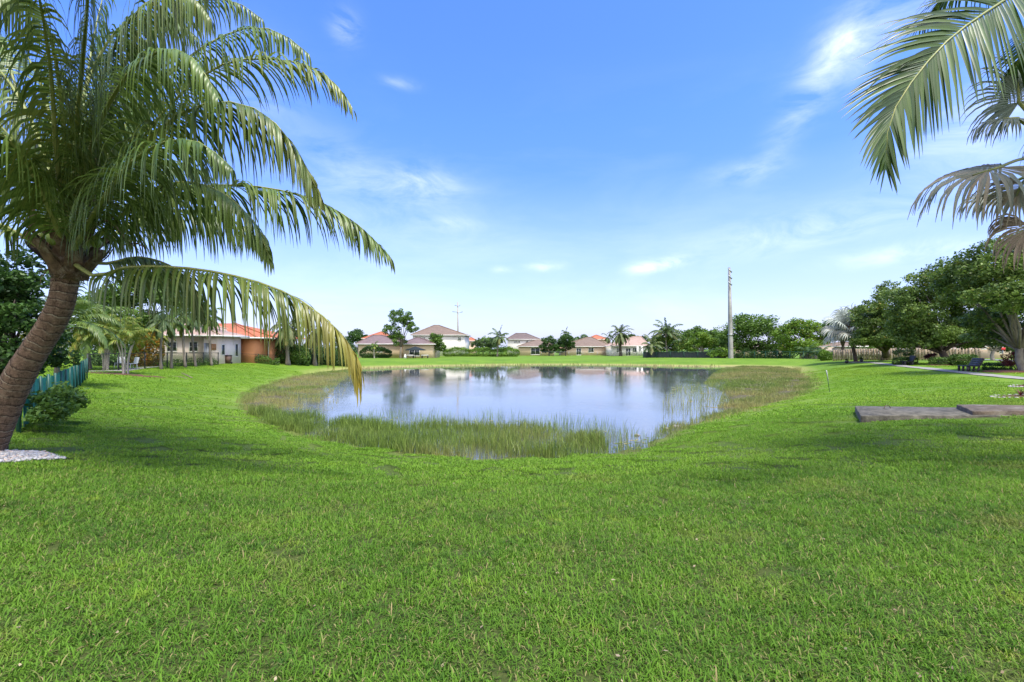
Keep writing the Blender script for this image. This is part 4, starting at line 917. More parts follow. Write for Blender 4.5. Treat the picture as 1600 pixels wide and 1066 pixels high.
# ---- palms beyond
palm('coconut_palm', 'leaning coconut palm in front of the long hedge, across the pond', GD(777, 118), W(780, 527, 118), 16, 3.4, .9, .16, M_palmfar, .2, 81, nl=20, els=(85, -20), group='palms across the pond', droop=.8)
palm('date_palm', 'thick-trunked date palm before the pale pink-roofed house', GD(970, 128), W(969, 522, 128), 38, 4.3, .75, .16, M_palmfar, .42, 82, nl=26, els=(80, -45), group='palms across the pond', grav=1.0, droop=.4, mbark=M_barkd, yel=.15, r0=.06)
palm('coconut_palm', 'slim palm behind the left side of the date palm', GD(955, 150), W(950, 527, 150), 12, 3.0, .8, .18, M_palmfar, .15, 83, nl=18, els=(70, -40), group='palms across the pond')
palm('coconut_palm', 'tallest coconut palm with upswept fronds right of the pink-roofed house', GD(1043, 106), W(1040, 521, 106), 20, 4.4, .95, .17, M_palmfar, .2, 84, nl=24, els=(88, 0), group='palms across the pond', droop=.8)
palm('coconut_palm', 'low coconut palm with fronds to the ground beside the black-screened fence', GD(1020, 103), W(1018, 541, 103), 16, 3.6, .9, .15, M_palmfar, .16, 85, nl=22, els=(85, -10), group='palms across the pond', yel=.15)
palm('fan_top_palm', 'palm top showing above the dark tree left of the peach house', GD(884, 140), W(884, 522, 140), 16, 2.2, .8, .18, M_palmfar, .18, 86, nl=14, els=(80, -40), group='palms across the pond')
palm('fan_top_palm', 'small palm crown behind the ridge of the peach house roof', GD(906, 160), W(905, 532, 160), 12, 2.4, .8, .2, M_palmfar, .18, 87, nl=14, group='palms across the pond')
palm('small_palm', 'small yellow-green palm on a pale trunk before the dark hedge', GD(585, 95), W(585, 540, 95), 12, 1.3, .45, .1, M_areca, .12, 88, nl=12, mbark=M_barkp, group='palms across the pond')
palm('dark_palm', 'dark low palm in front of the bright tree by the green fence', GD(1262, 84), W(1262, 552, 84), 18, 3.0, .6, .12, M_leafd, .15, 89, nl=22, els=(75, 5), group='low palms behind the green fence')
palm('dark_palm', 'smaller dark low palm beside the tall hedge at the fence end', GD(1283, 78), W(1283, 553, 78), 14, 2.2, .5, .1, M_leafd, .12, 90, nl=18, els=(75, 5), group='low palms behind the green fence')
palm('sabal_palm', 'bushy palm with drooping fronds behind the shrub bed beside the orange house', GD(450, 56), W(450, 512, 56), 26, 3.0, .8, .10, M_palmfar, .25, 91, nl=26, els=(75, -45), grav=1.3, droop=.9, yel=.2)
palm('sabal_palm', 'second drooping palm behind the shrub bed, half hidden by the hanging frond', GD(492, 60), W(492, 516, 60), 24, 3.0, .8, .10, M_palmfar, .25, 92, nl=26, els=(75, -45), grav=1.3, droop=.9, yel=.25)
# palms along the black chain fence on the left
for i, (px, d, cy_, lab, cpx) in enumerate([(252, 36, 508, 'single slim palm with brown trunk on the lawn side of the chain fence', 254), (268, 37.5, 505, 'slim palm second from the single brown-trunked one', 272), (306, 42, 503, 'slim palm before the grey door of the pink house', 300), (331, 44.5, 500, 'slim palm in front of the square brick screen of the pink house', 328), (290, 40, 496, 'slender palm before the window of the pink house', 286)]):
    palm('slim_palm', lab, GD(px, d), W(cpx, cy_+8, d), 13, 1.9, .55, .07, M_areca if i % 2 else M_palmfar, .10, 110+i, nl=26, els=(80, -35), grav=1.5, droop=.9, group='slim palms along the black chain fence', crownshaft=True, mbark=M_bark, tint=.35)
for i, (px, py, d, n, L_, lab) in enumerate([(196, 568, 30, 5, 2.4, 'clump of pale curved palm stems with yellowish fronds at the chain fence'), (232, 560, 40, 8, 2.4, 'taller palm clump above the croton shrubs'), (165, 560, 33, 9, 2.6, 'arching palm clump at the corner of the green fence')]):
    rt = root('areca_palm', GD(px, d), lab, 'palm', 'areca palm clumps by the left fences'); rnd = random.Random(130+i); b = GD(px, d); mb = MB(); ml = MB()
    for k in range(n):
        a = k*2.4; o_ = Vector((math.cos(a), math.sin(a), 0)); t_ = b+o_*.15; e = b+o_*rnd.uniform(.2, .6)+ZV*rnd.uniform(1.5, 3.1)
        mb.tube([Vector(q) for q in catmull([tuple(t_-ZV*.1), tuple(t_.lerp(e, .5)-o_*.12), tuple(e)], 5)], [.038]*10+[.028], 7)
        for q in range(6):
            frond(ml, ml, rachis(e, a+q*1.1, R(rnd.uniform(30, 85)), L_*rnd.uniform(.6, .9), 1.1), .5, 24, .05, .5, rnd, seg=3, r0=.015, yel=.2, tint=.5)
    mb.build('stem', M_barkp, rt, smooth=True); ml.build('crown', M_areca, rt)
palm('feather_palm', 'wide feathery palm right behind the leaning trunk above the green fence', GD(88, 21), W(100, 512, 21), 20, 2.9, .6, .05, M_palm, .12, 141, nl=46, els=(80, 15), grav=1.1, droop=.5, tint=.6)
palm('feather_palm', 'feathery palm with arching fronds behind the green fence, left of the chairs', GD(140, 34), W(138, 505, 34), 24, 4.2, .8, .08, M_areca, .14, 142, nl=46, els=(80, -20), grav=1.2, droop=.6, tint=.45)
tree('tree', 'leafy tree rising behind the palms left of the pink house', 'tree', GD(215, 44), pblobs(44, [(190,460,44,36),(235,452,38,32),(275,468,32,28),(160,480,34,34),(305,485,24,22),(215,500,50,24)]), 13000, .24, M_leaf, M_bark, .25, 143, .4, None, clumps=22, crad=.3)
# ------------------------------------------------------------------ houses
def zpx(py, d): return EYE+(HY-py)/K*d
def house(name, label, px0, px1, d, eave, ridge, mwall, mroof, depth=10, ridge_px=None, group=None, base=None, over=.5, windows=(), hipx=None, doors=(), fascia=None, gable=False, cat='house'):
    x0, x1 = (px0-HX)/K*d, (px1-HX)/K*d; y0, y1 = d, d+depth; zb = (zg((x0+x1)/2, d) if base is None else base)-.3; ze = zpx(eave, d)
    rt = root(name, ((x0+x1)/2, d, zb+.3), label, cat, group)
    mb = MB(); mb.box((x0, y0, zb), (x1, y1, ze)); mb.build('wall', mwall, rt)
    # hip roof
    yr = d+depth/2; zr = zpx(ridge, yr)
    if ridge_px: rx0, rx1 = (ridge_px[0]-HX)/K*yr, (ridge_px[1]-HX)/K*yr
    else: rx0, rx1 = x0+depth/2, x1-depth/2
    if rx1 < rx0+.2: rx0 = rx1 = (rx0+rx1)/2; rx0 -= .1; rx1 += .1
    e0, e1, f0, f1 = x0-over, x1+over, y0-over, y1+over; zt = ze+.02; mb = MB(); n = 10
    # slightly thick roof: top shell plus underside
    top = [(e0,f0,zt+.18),(e1,f0,zt+.18),(e1,f1,zt+.18),(e0,f1,zt+.18),(rx0,yr,zr),(rx1,yr,zr)]
    bot = [(e0,f0,zt),(e1,f0,zt),(e1,f1,zt),(e0,f1,zt)]
    mb.add(top+bot, [(0,1,5,4),(1,2,5),(2,3,4,5),(3,0,4),(6,9,8,7)])
    for i in range(4): j = (i+1) % 4
    # ridge and hip tiles
    for a, b in ((0,4),(3,4),(1,5),(2,5),(4,5)):
        A_, B_ = Vector(top[a])+Vector((0,0,.03)), Vector(top[b])+Vector((0,0,.03)); mb.tube([A_, B_], .11, 6)
    mb.build('roof', mroof, rt)
    mb = MB()
    mb.box((e0-.02, f0-.04, zt-.02), (e1+.02, f0-.003, zt+.17)); mb.box((e0-.04, f0, zt-.02), (e0-.003, f1, zt+.17)); mb.box((e1+.003, f0, zt-.02), (e1+.04, f1, zt+.17))
    mb.build('fascia', fascia or M_white, rt)
    for (wx0, wx1, wy0, wy1, nm) in windows:
        a, b, t_, u_ = (wx0-HX)/K*d, (wx1-HX)/K*d, zpx(wy0, d), zpx(wy1, d)
        u_ = max(u_, zb+.32); mb = MB(); w_ = .07*max(1, d/60)
        mb.box((a-w_, y0-.07, t_), (b+w_, y0-.004, t_+w_)); mb.box((a-w_, y0-.07, u_-w_), (b+w_, y0-.004, u_)); mb.box((a-w_, y0-.07, u_), (a, y0-.004, t_)); mb.box((b, y0-.07, u_), (b+w_, y0-.004, t_))
        mb.box(((a+b)/2-w_*.3, y0-.05, u_), ((a+b)/2+w_*.3, y0-.03, t_))
        if nm == 'window': mb.box((a, y0-.05, (t_+u_)/2-w_*.25), ((a+b)/2-w_*.3-.002, y0-.032, (t_+u_)/2+w_*.25))
        fr = mb.build(nm, M_white, rt); mb = MB(); mb.box((a, y0-.028, u_), (b, y0-.012, t_)); mb.build('pane', M_glass, fr)
    return rt
R_pink = roofmat('roof_pale_pink', (.36,.25,.19), (.44,.32,.25), (.28,.19,.15))
R_orange = roofmat('roof_terracotta', (.38,.12,.055), (.46,.18,.09), (.29,.09,.05))
R_mauve = roofmat('roof_mauve', (.16,.115,.105), (.22,.16,.145), (.12,.085,.08))
R_brown = roofmat('roof_brown', (.18,.13,.095), (.245,.18,.13), (.13,.095,.07))
R_dark = roofmat('roof_dark', (.13,.095,.08), (.20,.15,.12), (.10,.08,.07))
S_white = stucco('stucco_white', (.72,.68,.62)); S_pink = stucco('stucco_pale_pink', (.80,.67,.59)); S_orange = stucco('stucco_orange', (.74,.31,.14))
S_tan = stucco('stucco_tan', (.58,.45,.29)); S_peach = stucco('stucco_peach', (.70,.52,.38)); S_cream = stucco('stucco_cream', (.66,.60,.50)); S_brick = stucco('stucco_brick', (.42,.20,.13))
hp = house('pink_house', 'pale pink house with tan tile roof behind the black chain fence', 215, 324, 50, 526, 500, S_pink, R_pink, 9, (258, 296), windows=[(297,309,535,549,'window'),(262,276,535,549,'window')], base=.1)
def addblock(rt, px0, px1, y0, depth, ztop, mat_, nm='wall', zb=None):
    x0, x1 = (px0-HX)/K*y0, (px1-HX)/K*y0; mb = MB(); mb.box((x0, y0, (zg(x0, y0) if zb is None else zb)-.2), (x1, y0+depth, ztop)); return mb.build(nm, mat_, rt)
def hiproof(rt, e0, e1, f0, f1, z0, apx, apy, apz, mat_, trim=M_white):
    mb = MB(); t = .16; V = [(e0,f0,z0+t),(e1,f0,z0+t),(e1,f1,z0+t),(e0,f1,z0+t),(apx,apy,apz),(e0,f0,z0),(e1,f0,z0),(e1,f1,z0),(e0,f1,z0)]
    mb.add(V, [(0,1,4),(1,2,4),(2,3,4),(3,0,4),(5,8,7,6)]); mb.tube([Vector(V[1])+ZV*.03, Vector(V[4])+ZV*.03], .1, 6); mb.build('roof', mat_, rt)
    mb = MB(); mb.box((e0-.02, f0-.04, z0-.02), (e1+.02, f0-.003, z0+t)); mb.box((e1+.003, f0, z0-.02), (e1+.04, f1, z0+t)); mb.build('fascia', trim, rt)
def sidewin(rt, x, y0, y1, z0, z1, nm='window'):
    mb = MB(); w = .06; mb.box((x+.004, y0-w, z0-w), (x+.06, y1+w, z0)); mb.box((x+.004, y0-w, z1), (x+.06, y1+w, z1+w)); mb.box((x+.004, y0-w, z0), (x+.06, y0, z1)); mb.box((x+.004, y1, z0), (x+.06, y1+w, z1))
    fr = mb.build(nm, M_white, rt); mb = MB(); mb.box((x+.006, y0, z0), (x+.03, y1, z1)); mb.build('pane', M_glass, fr)
d = 47.8; XW = (341-HX)/K*d
addblock(hp, 318, 341, d, 4.0, zpx(526.3, d), S_pink)
hiproof(hp, (312-HX)/K*d, XW+.65, d-.6, d+4.6, zpx(526.3, d)+.02, (312-HX)/K*52, 52, zpx(508, 52), R_pink)
sidewin(hp, XW, 48.35, 48.8, .95, 2.0); sidewin(hp, XW, 50.7, 51.2, .75, 2.1)
X0, X1, t_, u_ = (329-HX)/K*d, (338-HX)/K*d, zpx(537.5, d), zpx(547, d)
mb = MB(); M_sb = stucco('screen_block_orange', (.50,.26,.15))
for i in range(4): f = i/3; mb.box((X0+(X1-X0-.09)*f, d-.07, u_), (X0+(X1-X0-.09)*f+.09, d-.004, t_))
for i in range(4):
    for j in range(3): f = i/3; g0 = X0+(X1-X0-.09)*j/3+.09; g1 = X0+(X1-X0-.09)*(j+1)/3; mb.box((g0, d-.068, u_+(t_-u_-.08)*f), (g1, d-.006, u_+(t_-u_-.08)*f+.08))
mb.build('screen_block', M_sb, hp)
mb = MB(); mb.box(((319.5-HX)/K*d, d-.08, .0), ((326.5-HX)/K*d, d-.004, zpx(536, d))); mb.build('door', M_metal, hp)
ho = house('orange_house', 'bright orange house with terracotta tile roof, next to the pale pink house', 372, 397, 53.5, 529.5, 500, S_orange, R_orange, 3.0, (357, 359), windows=[], base=.1)
for c_ in [c_ for c_ in ho.children if c_.name.startswith(('roof', 'fascia'))]: bpy.data.objects.remove(c_)
d = 56.5; addblock(ho, 380, 424, d, 5, zpx(530.5, d), stucco('stucco_dull_orange', (.52,.24,.13)))
d = 53.5; e0 = (330-HX)/K*60; e1 = (397-HX)/K*53.5+.7; mb = MB(); z0 = zpx(529.5, 53.5)+.02
V = [(e0,52.8,z0+.16),(e1,52.8,z0+.16),(e1,56.0,z0+.16),(-29.6,56.0,z0+.16),(-29.6,66,z0+.16),(e0,66,z0+.16),(-37.2,60,5.0),(-39.5,60,5.0)]
mb.add(V, [(0,1,6,7),(1,2,6),(2,3,6),(3,4,6),(4,5,7,6),(5,0,7)]); mb.add([(v[0], v[1], z0) for v in V[:6]], [(5,4,3,2,1,0)])
for q in (1, 3): mb.tube([Vector(V[q])+ZV*.03, Vector(V[6])+ZV*.03], .11, 6)
mb.build('roof', R_orange, ho); mb = MB(); mb.box((e0, 52.76, z0-.02), (e1+.02, 52.797, z0+.17)); mb.box((e1+.003, 52.8, z0-.02), (e1+.04, 56.0, z0+.17)); mb.box((e1+.05, 55.96, z0-.02), (-29.6, 55.997, z0+.17)); mb.build('fascia', M_white, ho)
d = 56.5
for a, b in ((401.5,405.5),(412,419)):
    mb = MB(); X0, X1, t_, u_ = (a-HX)/K*d, (b-HX)/K*d, zpx(535, d), zpx(558, d); mb.box((X0-.12,d-.07,u_-.05),(X0,d-.004,t_)); mb.box((X1,d-.07,u_-.05),(X1+.12,d-.004,t_)); mb.box((X0-.12,d-.07,t_),(X1+.12,d-.004,t_+.09))
    fr = mb.build('window', M_white, ho); mb = MB(); mb.box((X0,d-.03,u_),(X1,d-.012,t_)); mb.build('pane', M_glass, fr)
house('tan_house', 'low tan house with mauve tile roof beside the tall airy tree', 560, 640, 98+6, 538.5, 524, S_tan, R_mauve, 12, (583, 596), windows=[(590,597,543,550,'window')])
house('tan_house', 'tan house wing with open dark patio behind the black umbrella', 630, 676, 100.5, 538.8, 528, S_tan, R_mauve, 10, (650, 656), windows=[(640,655,545,556,'patio_door')], group=None)
house('red_roofed_house', 'house with only its red-brown roof showing behind the mauve roof', 568, 606, 135, 530, 518.5, S_tan, R_orange, 12)
house('white_house', 'two-storey white house with tan hip roof behind the hedge', 645, 726, 125, 524.5, 508.5, S_white, R_brown, 13, (678, 686), windows=[(716,720,527.5,532,'window'),(660,664,527.5,532,'window')])
house('small_house', 'small orange-pink house between the white house and the hedge trees', 726, 742, 150, 533.5, 527.5, S_peach, R_orange, 10, windows=[(732,734,535,539,'window')])
house('white_house', 'two-storey white house with dark roof left of the slim leaning palm', 793, 842, 150, 531, 521, S_white, R_dark, 12, (806, 822), windows=[(803.5,807,533,535.5,'window'),(808.5,812,533,535.5,'window'),(822,825,533,535.5,'window')])
house('tan_house', 'low tan house with shaded patio at the end of the long hedge', 811, 866, 136, 542.2, 531, S_tan, R_brown, 12, (838, 850), windows=[(830,843,544,554,'patio_door')])
house('peach_house', 'peach house with brown hip roof, dark double door and one window', 880, 954, 141, 542.2, 527, S_peach, R_brown, 13, (918, 924), windows=[(901,907.5,544.5,554.5,'patio_door'),(920,927,544,550.5,'window'),(949,951.5,545,551,'window')])
house('orange_roofed_house', 'house whose pale orange roof peeks over the peach house', 922, 950, 172, 531, 523.5, S_peach, R_orange, 12)
hk = house('pink_roofed_house', 'pale house with pink tile roof and white porch columns behind the date palm', 956, 1012, 132, 541.5, 526, S_white, R_pink, 13, (990, 1002), windows=[(964,968,544,551,'window'),(978,985,544.5,556,'patio_door'),(989,994,544,551,'window')])
for px in (996, 1003):
    mb = MB(); x = (px-HX)/K*130.5; z = zg(x, 130.5); mb.box((x-.22, 130.3, z-.1), (x+.22, 130.75, zpx(541.5, 131.6))); mb.build('column', M_white, hk)
house('pink_house', 'low pink-walled house hidden under the tall rounded dark tree', 1150, 1222, 112, 543, 536, S_peach, R_brown, 10, windows=[(1172,1180,548,555,'window'),(1195,1200,546,556,'patio_door'),(1207,1213,546,556,'patio_door')])
house('pink_house', 'pink house behind the silver palm and the wooden fence', 1308, 1400, 84, 542.5, 535, S_pink, R_brown, 11, windows=[(1322,1342,541.5,544.5,'window'),(1346,1358,541.5,544.5,'window'),(1372,1386,541.5,544.5,'window')])
house('cream_house', 'cream house with tan roof seen between the trunks over the wooden fence', 1478, 1532, 78, 546.5, 539.5, S_tan, R_brown, 10, windows=[(1490,1498,549,553,'window')])
house('pink_house', 'small pink house far down the road at the right edge', 1554, 1580, 92, 543, 537, S_peach, R_brown, 10, windows=[(1562,1566,547,552,'window')])

# ------------------------------------------------------------------ fences
def chainfence(name, label, P0, P1, h, mpost, step=2.6, wire=.12, wt=.006, group=None, screen=None, postr=.03, rails=True, cat='fence'):
    a, b = Vector(P0), Vector(P1); L = (b-a).length; n = max(1, round(L/step)); rt = root(name, a, label, cat, group)
    pp = [];
    for i in range(n+1):
        p = a.lerp(b, i/n); p.z = zg(p.x, p.y); pp.append(p)
        mb = MB(); mb.tube([p-ZV*.1, p+ZV*(h+.03)], postr, 8); mb.tube([p+ZV*(h+.03), p+ZV*(h+.06)], [postr*1.3, postr*.5], 8); mb.build('post', mpost, rt)
    mb = MB(); mb.tube([p+ZV*h for p in pp], postr*.7, 6)
    mb.build('rail', mpost, rt)
    mb = MB(); dx = (b-a).normalized(); dx.z = 0; nn = Vector((-dx.y, dx.x, 0))
    for i in range(n):
        p, q = pp[i], pp[i+1]; l = (q-p).length; m = int(l/wire); 
        for k in range(-int(h/wire), m+1):
            for sg in (1, -1):
                s0 = k*wire; s1 = s0+h; c0, c1 = max(s0, 0), min(s1, l)
                if c1 <= c0: continue
                z0, z1 = (c0-s0), (c1-s0)
                if sg < 0: z0, z1 = h-z0, h-z1
                A = p.lerp(q, c0/l)+ZV*z0; B = p.lerp(q, c1/l)+ZV*z1; w_ = ZV*wt/2
                mb.add([A-w_, B-w_, B+w_, A+w_], [(0,1,2,3)]); 
    if mb.v and not screen: mb.build('mesh_panel', mpost, rt)
    if screen:
        for i in range(n):
            p, q = pp[i], pp[i+1]; mb = MB(); r = random.Random(i); k = 12; vs = []
            for j in range(k+1):
                f = j/k; o_ = nn*(.05+.03*math.sin(f*19+i)); tp = h-.03-.06*math.sin(f*math.pi)*r.random()
                for z in (.04+.05*r.random(), tp*.5, tp): vs.append(p.lerp(q, f)+o_*(1+.3*math.sin(z*5+j))+ZV*z)
            mb.add(vs, [(j*3+z, (j+1)*3+z, (j+1)*3+z+1, j*3+z+1) for j in range(k) for z in (0, 1)]); mb.build('fabric_screen', screen, rt, smooth=True)
    return rt
M_screenb = nmat('black_screen_fabric', (.008,.014,.018), (.02,.03,.035), 5, .85, .2)
M_teal = nmat('green_privacy_fabric', (.012,.15,.10), (.03,.25,.17), 3, .75, .3, c3=(.008,.085,.06), s3=2.2, stretch=(1,1,.35))
chainfence('chain_link_fence', 'black chain-link fence running past the white outdoor chairs to the pink house', GD(137, 30), GD(341, 46.8), 1.25, M_fenceblack, 2.9, .13, .012, postr=.045)
chainfence('chain_link_fence', 'short black fence in front of the orange house', GD(376, 52), GD(430, 55.5), 1.1, M_fenceblack, 2.5, .16, .010)
chainfence('chain_link_fence', 'faint chain-link fence in front of the peach house', GD(846, 127), GD(1004, 118), 1.25, M_metal, 4.0, .5, .012, postr=.04)
chainfence('screened_fence', 'low black-screened fence beneath the coconut palms across the pond', GD(1005, 102), GD(1134, 99), 1.35, M_fencegreen, 3.0, screen=M_screenb, postr=.05)
chainfence('chain_link_fence', 'green chain-link fence below the dense trees right of the concrete pole', GD(1148, 96), GD(1303, 72), 1.35, M_fencegreen, 3.0, .3, .014, postr=.045)
# green privacy fence on the left
gf = root('green_fence', G(135, 598), 'teal green fabric-covered fence behind the leaning palm', 'fence'); a = G(136, 592); b = Vector((-10.9, 9.9, 0)); a2 = Vector((a.x, a.y, 0))
n = 26; r = random.Random(4); nn = Vector((-(b-a2).normalized().y, (b-a2).normalized().x, 0)); tops = []
for i in range(n+1):
    p = a2.lerp(b, i/n); p.z = zg(p.x, p.y); tops.append(p)
    if i % 2 == 0: mb = MB(); mb.tube([p-ZV*.1, p+ZV*1.16], .035, 8); mb.build('post', M_fencegreen, gf, smooth=True)
for i in range(n):
    p, q = tops[i], tops[i+1]; mb = MB(); k = 10; vs = []; hh = 1.12+r.uniform(-.03, .03)
    for j in range(k+1):
        f = j/k; sag = .07*math.sin(f*math.pi)*r.uniform(.4, 1.1); w0 = .045*math.sin(f*math.pi*2+i)
        for m_ in range(6):
            z = .03+(hh-sag-.03)*m_/5; vs.append(p.lerp(q, .02+.96*f)-nn*(.05+w0*(.4+.6*m_/5)+.012*math.sin(z*9+j*2.2))+ZV*z)
    mb.add(vs, [(j*6+m_, (j+1)*6+m_, (j+1)*6+m_+1, j*6+m_+1) for j in range(k) for m_ in range(5)]); mb.build('fabric_panel', M_teal, gf, smooth=True)
# wooden fence
wf = root('wooden_fence', G(1303, 562.5), 'weathered wooden board fence behind the park path and benches', 'fence'); a = GD(1303, 68); b = GD(1536, 57); r = random.Random(6); L = (b-a).length; n = int(L/.30); mb = MB(); dxv = (b-a).normalized(); fn = Vector((dxv.y, -dxv.x, 0))
for i in range(n):
    p = a.lerp(b, i/n); z = zg(p.x, p.y); h_ = 1.66+r.uniform(-.03, .04); ang = math.atan2(dxv.y, dxv.x); off = .0 if i % 2 else .07
    M = Matrix.Translation(p+fn*off)@Matrix.Rotation(ang, 4, 'Z'); M.translation.z = z
    w_ = .125; mb.add([M@Vector(v) for v in [(-w_,-.012,.03),(w_,-.012,.03),(w_,.012,.03),(-w_,.012,.03),(-w_,-.012,h_-.05),(w_,-.012,h_-.05),(w_,.012,h_-.05),(-w_,.012,h_-.05),(-w_+.05,-.012,h_),(w_-.05,-.012,h_),(w_-.05,.012,h_),(-w_+.05,.012,h_)]],
      [(0,1,5,4),(2,3,7,6),(1,2,6,5),(3,0,4,7),(4,5,9,8),(6,7,11,10),(5,6,10,9),(7,4,8,11),(8,9,10,11),(3,2,1,0)])
mb.build('fence_boards', M_wood, wf)
for zz in (.35, 1.3):
    mb = MB(); mb.tube([a+ZV*zz-fn*.0+fn*.035, b+ZV*zz+fn*.035], .03, 4); mb.build('rail', M_wood, wf)
for i in range(int(L/2.4)+1):
    p = a.lerp(b, i*2.4/L); mb = MB(); mb.box((p.x-.05, p.y+.06, p.z-.1), (p.x+.05, p.y+.16, p.z+1.7)); mb.build('post', M_wood, wf)

# ------------------------------------------------------------------ poles
cp = root('utility_pole', GD(1141, 95), 'tall square concrete utility pole rising beside the round dark tree', 'utility pole'); mb = MB(); b = Vector(GD(1142, 95)); t = W(1139.5, 418, 95)
v = [];
for p, w_ in ((b-ZV*.3, .38), (b.lerp(t, .5), .30), (t, .17)):
    for sx_, sy_ in ((-1,-1),(1,-1),(1,1),(-1,1)): v.append(p+Vector((sx_*w_, sy_*w_, 0)))
mb.add(v, [(i, (i+1) % 4, 4+(i+1) % 4, 4+i) for i in range(4)]+[(4+i, 4+(i+1) % 4, 8+(i+1) % 4, 8+i) for i in range(4)]+[(8,9,10,11)])
mb.build('shaft', M_concrete if False else nmat('pale_concrete', (.25,.245,.23), (.36,.35,.33), 1.2, .85, .2, c3=(.19,.185,.17), s3=.5), cp)
for py in (424, 434, 444):
    mb = MB(); c = W(1139.6, py, 95); mb.tube([c+Vector((-.5, -.45, .55)), c+Vector((.25, -.55, -.35))], [.09, .16], 8); mb.build('insulator', M_metal, cp)
mb = MB(); c = W(1141.3, 523, 95); mb.box((c.x-.46, c.y-.46, c.z-.12), (c.x+.46, c.y+.46, c.z+.12)); mb.build('clamp_band', M_metal, cp)
up_ = root('utility_pole', GD(716, 165), 'thin distant utility pole with crossarms behind the white house', 'utility pole'); mb = MB(); b = Vector(GD(716, 165)); t = W(715, 472, 165)
mb.tube([b, t], [.33, .2], 8); mb.build('shaft', M_barkp, up_)
for py, hw in ((478, .9), (488, 1.7)):
    mb = MB(); c = W(715, py, 165); mb.tube([c+Vector((-hw, -.3, .15)), c+Vector((0, -.3, 0)), c+Vector((hw, -.3, -.1))], .09, 6)
    for s in (-1, 1): mb.tube([c+Vector((s*hw, -.3, 0)), c+Vector((s*hw, -.3, .5))], .1, 6)
    mb.build('crossarm', M_metal, up_)

# ------------------------------------------------------------------ path, road, mulch beds
def ribbon(name, pts, w, mat_, lift=.02, kind='structure'):
    P = catmull([(p.x, p.y) for p in pts], 10); V = []; 
    for i, p in enumerate(P):
        t = P[min(i+1, len(P)-1)]-P[max(i-1, 0)]; t /= np.linalg.norm(t)+1e-9; n_ = np.array((-t[1], t[0]))
        for s in (-1, -.33, .33, 1): q = p+n_*s*w/2; V.append((q[0], q[1], zg(q[0], q[1])+lift))
    n = len(P); F = [(i*4+k, i*4+k+1, (i+1)*4+k+1, (i+1)*4+k) for i in range(n-1) for k in range(3)]
    o = build(name, V, F, mat_); o['kind'] = kind; return o
ribbon('path', [G(*q) for q in PATHPX], .85, M_path, .035)
M_asph = nmat('road_asphalt', (.14,.14,.14), (.24,.24,.23), 2, .9, .3)
ribbon('road', [G(1536,562), G(1570,563), G(1620,565), G(1700,567)], 5., M_asph, .04)
ribbon('driveway', [G(132,581), G(180,580), G(235,574), G(262,572)], 1.1, M_path, .04)
def bed(name, label, c, rx, ry, mat_, kind='stuff', h=.05, seed=1, n=26):
    r = random.Random(seed); V = [(c[0], c[1], zg(c[0], c[1])+h)]
    for ring, hh in ((.55, h*.9), (.9, h*.6), (1.0, -.03)):
        for i in range(n):
            a = 6.283*i/n; q = ring*(1+.08*math.sin(a*3+seed)+.05*math.sin(a*7)); x = c[0]+math.cos(a)*rx*q; y = c[1]+math.sin(a)*ry*q; V.append((x, y, zg(x, y)+hh+r.uniform(-.01, .01)))
    F = [(0, 1+i, 1+(i+1) % n) for i in range(n)]+[(1+k*n+i, 1+(k+1)*n+i, 1+(k+1)*n+(i+1) % n, 1+k*n+(i+1) % n) for k in range(2) for i in range(n)]
    o = build(name, V, F, mat_, loc=c); o['kind'] = kind; tag(o, label, 'mulch bed'); return o
bed('mulch', 'reddish mulch bed under the red bush at the right edge', tuple(GD(1596, 30.5)), 2.6, 1.3, M_mulch, h=.14, seed=2)
bed('mulch', 'mulch ring round the dark trunk behind the nearer bench', tuple(G(1473, 571)), 1.6, 1.0, M_mulch, h=.08, seed=3)
bed('mulch', 'dark soil under the shrubs and palms along the black chain fence', (GD(185, 29.5).x, 29.8, zg(GD(185, 29.5).x, 29.8)), 3.2, .8, M_mulch, h=.05, seed=4)
bed('mulch', 'bare earth around the foot of the silver palm by the wooden fence', tuple(GD(1337, 61.5)), 1.6, .8, M_mulch, h=.06, seed=5)
# small ring beds at right edge with stones and plants
for k, (px, py, s, lab) in enumerate([(1594, 620, .75, 'stone-ringed bed with a dark spiky plant at the right edge'), (1606, 604, .6, 'second small stone-ringed bed further back at the right edge')]):
    c = G(px, py); bed('mulch', 'mulch inside '+lab.replace(' with a dark spiky plant', ''), tuple(c), s*.85, s*.7, M_mulch, h=.04, seed=7+k)
    rt = root('edging_stones', c, 'ring of pale stones around the '+('nearer' if k == 0 else 'further')+' small planting bed, right edge', 'edging stones')
    r = random.Random(k); mb = MB()
    for i in range(26):
        a = 6.283*i/26; pebbles(mb, c.x+math.cos(a)*s, c.y+math.sin(a)*s*.8, zg(c.x+math.cos(a)*s, c.y+math.sin(a)*s*.8)+.01, .075, r, (.3, .2, 0))
    e_ = mb.build('stone', M_pebble, rt, smooth=True); e_['kind'] = 'stuff'
    rt = root('bromeliad', c, 'dark spiky plant in the '+('nearer' if k == 0 else 'further')+' stone-ringed bed', 'plant'); mb = MB(); r = random.Random(k+5)
    for i in range(26):
        az = r.random()*6.28; P = rachis(c+ZV*.02, az, R(r.uniform(25, 80)), .36, 1.0, 4); mb.strip(P, [.03, .035, .028, .016, .003], Vector((-math.sin(az), math.cos(az), 0)), .3, (r.random(), .1, 0))
    mb.build('leaves', M_leafr, rt)
